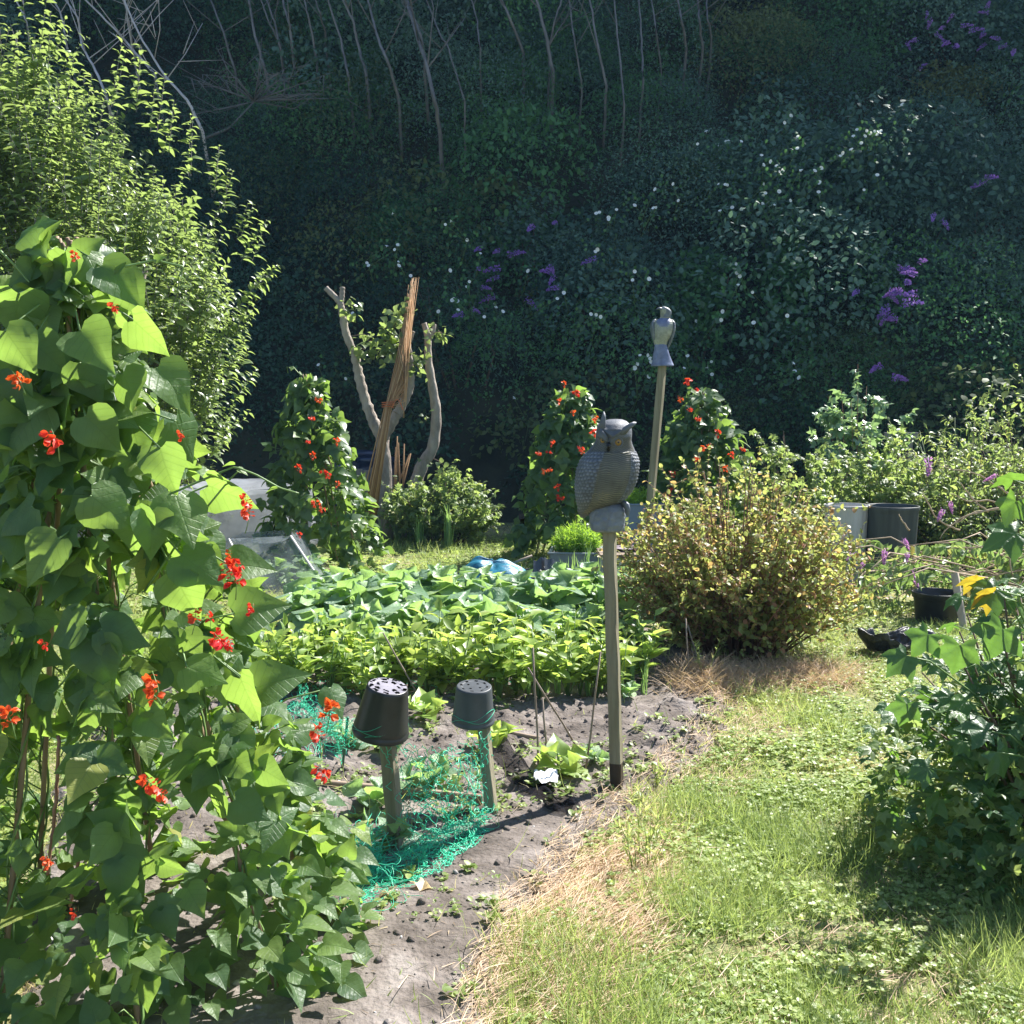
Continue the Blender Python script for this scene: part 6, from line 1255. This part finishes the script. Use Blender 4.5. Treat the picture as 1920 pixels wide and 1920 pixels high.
# compost boards + blue barrels behind the pruned tree
M_BOARD = surf_mat('silvered_boards', [(.3, (.14, .13, .12)), (.7, (.30, .28, .26))], scale=12, stretch=(1, 1, .12), rough=.9, bump=.4, bdist=.004)
root = thing('board_screen', (at(680, 960, 13.4).x, 13.4, 0), 'weathered upright boards behind the reed bundle', 'board screen')
for j in range(7):
    p = at(648 + j * 13, 900, 13.4); nm = NM(); nm.box((p.x, 13.4 + .012 * (j % 2), .40 + R.normal(0, .02)), (.085, .02, .88 + R.normal(0, .03)), None, bev=.003); nm.build('board', M_BOARD, root, smooth=False)
M_BARREL = plain('dark_blue_plastic', (.012, .022, .06), rough=.35, spec=.6)
for (px, d, r_, h, lab) in ((668, 14.1, .36, 1.05, 'larger dark blue barrel behind the weathered boards'), (705, 13.75, .24, .98, 'smaller dark blue barrel with a pale lid, behind the reed bundle')):
    p = at(px, 900, d); root = thing('plastic_barrel', (p.x, d, 0), lab, 'barrel', 'blue barrels behind the boards'); nm = NM(); nm.lathe([(r_ * .9, 0), (r_, .1), (r_, h * .85), (r_ * .95, h * .93), (r_ * 1.04, h * .94), (r_ * 1.04, h), (r_ * .9, h), (r_ * .88, h * .9)], (p.x, d, 0), 40); nm.build('drum', M_BARREL, root)
    nm = NM(); nm.lathe([(.001, h * .93), (r_ * .6, h * .94), (r_ * .87, h * .92)], (p.x, d, 0), 40); nm.build('lid', plain('pale_blue_lid', (.3, .35, .42), rough=.4) if r_ < .3 else M_BARREL, root)
# white frost cover + net tent at left
M_FLEECE = net_mat('white_garden_fleece', (.46, .48, .52), .52, trans=.5); M_MESHG = net_mat('grey_insect_mesh', (.34, .38, .42), .30, trans=.4)
def tent(name, label, pts_top, pts_bot, mat, cat, wr=.02, n=18, hoops=()):
    """closed sheet: ring of bottom points rising to a ring of top points, plus roof"""
    T_ = [np.array(q[:]) for q in pts_top]; B_ = [np.array(q[:]) for q in pts_bot]; m = len(T_); root = thing(name, tuple(np.mean(B_, 0) * [1, 1, 0]), label, cat); nm = NM()
    for i in range(m):
        a0, a1, b0, b1 = T_[i], T_[(i + 1) % m], B_[i], B_[(i + 1) % m]; U, V_ = np.meshgrid(np.linspace(0, 1, n), np.linspace(0, 1, 10)); P_ = (a0 * (1 - U[..., None]) + a1 * U[..., None]) * (1 - V_[..., None]) + (b0 * (1 - U[..., None]) + b1 * U[..., None]) * V_[..., None]
        edge = np.minimum(np.minimum(U, 1 - U) * 6, 1); 
        for c in range(3): P_[..., c] += wr * (fbm(P_[..., 0] * 4, P_[..., 1] * 4, P_[..., 2] * 4 + c * 7, 1, 3) - .5) * 2 * edge
        nm.grid(P_)
    if m == 4:
        U, V_ = np.meshgrid(np.linspace(0, 1, n), np.linspace(0, 1, n)); P_ = (T_[0] * (1 - U[..., None]) + T_[1] * U[..., None]) * (1 - V_[..., None]) + (T_[3] * (1 - U[..., None]) + T_[2] * U[..., None]) * V_[..., None]; e_ = np.minimum(np.minimum(U, 1 - U), np.minimum(V_, 1 - V_)) * 6; P_[..., 2] -= wr * np.clip(e_, 0, 1) * (1 + fbm(P_[..., 0] * 5, P_[..., 1] * 5, 0, 1, 3)); nm.grid(P_)
    nm.build('cover', mat, root)
    for (a, b_) in hoops: s = NM(); s.tube([a, b_], .012, 7); s.build('pole', M_WHITEP, root)
    return root
def box4(x0, x1, y0, y1, z): return [Vector((x0, y0, z)), Vector((x1, y0, z)), Vector((x1, y1, z)), Vector((x0, y1, z))]
tent('fleece_cover', 'white fleece cover stretched over a frame left of the narrow bean wigwam', box4(-3.6, -2.42, 10.6, 12.3, .78), box4(-3.65, -2.36, 10.5, 12.4, 0), M_FLEECE, 'plant cover', wr=.05)
a0 = at(545, 1005, 9.3); a1 = at(622, 1092, 8.9); b0_ = at(428, 1010, 9.3); b1_ = at(470, 1062, 8.9)
tent('net_tent', 'grey insect net tent over cabbages left of the brassica block', [b0_, a0, a0 + Vector((0, .5, 0)), b0_ + Vector((0, .5, 0))], [Vector((b0_.x - .4, 8.8, 0)), Vector((a1.x, 8.8, 0)), Vector((a0.x + .2, 10.2, 0)), Vector((b0_.x - .3, 10.2, 0))], M_MESHG, 'net tent', wr=.04, hoops=[(a0, Vector((a1.x, 8.8, 0))), (b0_, Vector((b0_.x + .3, 8.8, .2)))])
for i, (x, y) in enumerate([(-2.5, 9.3), (-2.15, 9.2), (-1.9, 9.5), (-2.6, 9.8), (-2.2, 9.8)]): dup(BP[i % 4], (x, y, 0), i * 1.3, .75, 'blue-green cabbage growing under the grey insect net', 'cabbages under the net')
c = at(442, 905, 12.9); root = thing('water_drum', (c.x, 12.9, 0), 'small pale blue lidded drum behind the white fleece cover', 'drum'); nm = NM(); nm.lathe([(.13, 0), (.15, .02), (.155, .66), (.17, .67), (.17, .70), (.15, .73), (.001, .735)], (c.x, 12.9, 0), 32); nm.build('drum', plain('pale_blue_plastic', (.30, .38, .46), rough=.4), root)

# ------------------------------------------------------------------ bins, bucket, black sack
def ribbed_bin(label, c, r0, r1, h, mat, ribs=0):
    root = thing('round_bin', c, label, 'bin', 'open round bins'); seg = 96; a = np.arange(seg) * 2 * PI / seg; Pn = []
    for z, r, rb in [(0, r0, 0), (.01, r0, 1), (h * .5, (r0 + r1) / 2, 1), (h * .90, r1 * .99, 1), (h * .93, r1, 0), (h * .955, r1 * 1.03, 0), (h * .99, r1 * 1.035, 0), (h, r1 * 1.02, 0), (h, r1 * .985, 0), (h * .96, r1 * .97, 0), (h * .5, (r0 + r1) / 2 * .97, 0), (.03, r0 * .96, 0), (.03, .001, 0)]:
        rr_ = r * (1 + rb * .012 * np.sign(np.sin(a * ribs)) if ribs else 1 + 0 * a); Pn.append(np.stack([c[0] + rr_ * np.cos(a), c[1] + rr_ * np.sin(a), c[2] + z + 0 * a], 1))
    NM().grid(np.array(Pn), wrap=True).build('drum', mat, root)
M_BIN1 = surf_mat('pale_grey_bin', [(.3, (.42, .405, .38)), (.7, (.56, .54, .51))], scale=5, rough=.55, bump=.1, stretch=(3, 3, .3)); M_BIN2 = surf_mat('dark_grey_bin', [(.3, (.045, .052, .05)), (.7, (.085, .095, .09))], scale=5, rough=.5, bump=.1, stretch=(3, 3, .3))
p = at(1587, 975, 9.45); ribbed_bin('pale grey ribbed bin, the left one of the pair behind the berry bush', (p.x, 9.45, 0), .165, .198, .735, M_BIN1, 26)
p = at(1672, 975, 9.35); ribbed_bin('dark grey open bin, the right one of the pair', (p.x, 9.35, 0), .20, .232, .735, M_BIN2, 0)
pb = gnd(1755, 1168); root = thing('bucket', pb, 'black bucket standing on the grass beside the cut branches', 'bucket'); h = .24; r0, r1 = .145, .172
nm = NM(); nm.lathe([(.001, .0), (r0, .0), (r0 * 1.02, .01), (r1 * .97, h * .80), (r1 * 1.0, h * .82), (r1 * 1.04, h * .83), (r1 * 1.05, h * .94), (r1 * 1.08, h * .97), (r1 * 1.07, h), (r1 * 1.0, h * 1.0), (r1 * .96, h * .9), (r0 * .95, .02), (.001, .02)], pb, 56); nm.build('tub', M_POT, root)
a = np.linspace(0, PI, 20); ex = Vector((.8, -.35, 0)).normalized(); up = Vector((-.35, .35, 1)).normalized(); nm = NM(); pts = [Vector(pb) + Vector((0, 0, h * .95)) + ex * (r1 * math.cos(q)) + up * (.20 * math.sin(q)) for q in a]; nm.tube(pts, .0028, 6); nm.tube(pts[8:12], .010, 8); nm.build('handle', M_BLK, root)
M_LWOOD = surf_mat('light_stick', [(.3, (.38, .30, .24)), (.7, (.60, .50, .42))], scale=12, rough=.7, stretch=(1, 1, .2)); nm = NM(); post(nm, gnd(1808, 1185), at(1790, 1075, 7.45), .028, .05, yaw=.9); o = nm.build('wooden_stick', M_LWOOD, smooth=False); tag(o, 'light wooden stick leaning against the black bucket', 'stick')
def sack():
    c = gnd(1665, 1222); rr = np.random.default_rng(4); na, nr = 80, 30; a = np.arange(na) * 2 * PI / na; Pn = []
    for i in range(nr):
        t = i / (nr - 1); s_ = t * 2                                    # outside up, over the lip, inside down
        if s_ < 1: r_ = .62 + .38 * math.sin(s_ * PI / 2) ; z = s_ * 1.0
        else: r_ = 1 - .10 * (s_ - 1) ** .5 - .55 * max(0, s_ - 1.5); z = 1 - .75 * (s_ - 1)
        lip = .045 + .05 * noise(np.cos(a) * 2, np.sin(a) * 2, 1, 1.2) + .035 * (np.cos(a) < -.3)
        f = 1 + .16 * (noise(np.cos(a) * 2.5, np.sin(a) * 2.5, t * 3, 1.2) - .5) * 2 + .03 * np.sin(a * 11 + t * 9)
        Pn.append(np.stack([c.x + np.cos(a) * .19 * r_ * f + .06 * z * (np.cos(a) < 0) * -1 * 0, c.y + np.sin(a) * .16 * r_ * f, .0 + z * lip * 1.35 + 0 * a + .004], 1))
    o = NM().grid(np.array(Pn), wrap=True).build('black_sack', M_BLKF); tag(o, 'open crumpled black plastic sack lying on the grass path', 'sack')
sack()
c = gnd(1718, 1212); heap('black_sack', 'flat black plastic sack behind the open one, beside the bucket', (c.x, c.y + .12, 0), .16, .12, .09, M_BLKF, 12, 'sack', wr=.35, fold=11)

# cut buddleia branches heaped on the grass
M_BST = surf_mat('cut_stem', [(.3, (.34, .24, .16)), (.7, (.52, .40, .28))], scale=10, rough=.7)
root = thing('cut_branches', (3.3, 8.2, 0), 'heap of cut buddleia branches with drooping grey-green leaves and purple flowers', 'cut branches')
st = NM(); lv = NM(); rr = np.random.default_rng(61)
for i in range(78):
    b_ = np.array([rr.uniform(3.2, 4.9), rr.uniform(7.6, 8.7), rr.uniform(.12, .45)]); an = rr.normal(PI, .55); L_ = rr.uniform(.5, 1.15); e = b_ + np.array([math.cos(an) * L_, math.sin(an) * L_ * .6, rr.normal(-.02, .12)]); e[2] = max(e[2], .08); e[0] = max(e[0], 2.62); m_ = (b_ + e) / 2 + [0, 0, .12]
    q = np.array([b_, m_, e]); st.tube(q, [.008, .006, .003], 5); n_ = 22; t = rr.random(n_) * .85 + .15; p = b_ * ((1 - t) ** 2)[:, None] + 2 * m_ * (t * (1 - t))[:, None] + e * (t * t)[:, None]
    lv.inst(LANCE if i % 2 else OVAL, p, frames(rr.normal(0, .45, (n_, 3)) + [-.2, 0, -.8], rr.normal(size=(n_, 3)) + [0, -.6, .5]), np.stack([.10 + 0 * t, .07 + .05 * rr.random(n_), .08 + 0 * t], 1) * [1, 1, 1], rr.random(n_))
for pl in ([(1905, 948), (1850, 958), (1800, 972), (1760, 1010)], [(1885, 945), (1850, 938), (1820, 940), (1780, 925)], [(1900, 930), (1860, 905), (1820, 885), (1760, 875)], [(1895, 952), (1830, 960), (1790, 985)], [(1850, 960), (1815, 925), (1800, 905)], [(1800, 995), (1760, 975), (1735, 935), (1730, 925)], [(1705, 993), (1690, 975), (1684, 965)], [(1890, 1020), (1895, 1060), (1905, 1100)]):
    q = poly3(pl, 7.8, 5, .004); st.tube(q, np.linspace(.008, .003, len(q)), 5)
st.build('stems', M_BST, root); lv.build('foliage', M_BUDD, root)
for (px, py, s) in [(1740, 858, .16), (1692, 1010, .11), (1660, 1030, .13), (1602, 1033, .09), (1620, 1052, .1), (1780, 940, .1), (1768, 955, .12), (1710, 1070, .14), (1713, 1085, .12), (1700, 1035, .1), (1870, 890, .09), (1862, 895, .07)]:
    put(SPIKE_M[int(rr.integers(0, 2))], 'flower_spike', root, at(px, py, 7.75), (rr.uniform(-.9, -.3), rr.uniform(-.8, .8), rr.uniform(0, 6)), s * 1.0)
# low weathered fence board behind the bushes
nm = NM(); nm.box((at(1690, 800, 12.6).x, 12.6, 1.29), (.42, .025, .09), None, bev=.004); [nm.box((at(x, 800, 12.63).x, 12.63, .64), (.05, .03, 1.28), None, bev=.004) for x in (1672, 1708)]
o = nm.build('low_fence', M_BOARD, smooth=False); tag(o, 'short grey wooden fence rail half hidden behind the currant bushes', 'fence')
# dock / dried weeds by the owl post
nm = NM(); 
for (px, py, h_) in [(1200, 1620, .32), (1215, 1640, .28), (1190, 1650, .25), (1225, 1600, .22), (1230, 1480, .15), (1320, 1290, .25), (1250, 1260, .2), (1340, 1250, .25)]:
    b_ = np.array(G(px, py)[:]);
    for j in range(3):
        e = b_ + [R.normal(0, .05), R.normal(0, .05), h_ * R.uniform(.6, 1)]; nm.tube([b_, (b_ + e) / 2 + R.normal(0, .006, 3), e], [.002, .0015, .0008], 3, .3); m_ = 14; t = R.uniform(.2, 1, m_); p = b_ + (e - b_) * t[:, None]; nm.inst(LANCE, p, frames(R.normal(size=(m_, 3)) + [0, 0, 1], R.normal(size=(m_, 3))), np.stack([.03 + 0 * t, .025 + .02 * R.random(m_), .02 + 0 * t], 1), R.uniform(.3, .95, m_))
o = nm.build('wispy_weeds', M_GRASS); tag(o, 'wispy seeding weeds along the edge of the bare soil', 'weeds', kind='stuff')
me = NM(); me.box((15, 50, 26.5), (250, 240, 56)); m, n, out = mat_new('haze_air'); v = n.nodes.new('ShaderNodeVolumePrincipled'); v.inputs['Density'].default_value = .0007; v.inputs['Color'].default_value = (.32, .6, 1, 1); n.links.new(v.outputs[0], out.inputs['Volume'])
o = me.build('haze', m, smooth=False); tag(o, 'thin blue haze in the air of the valley', 'haze', kind='stuff')
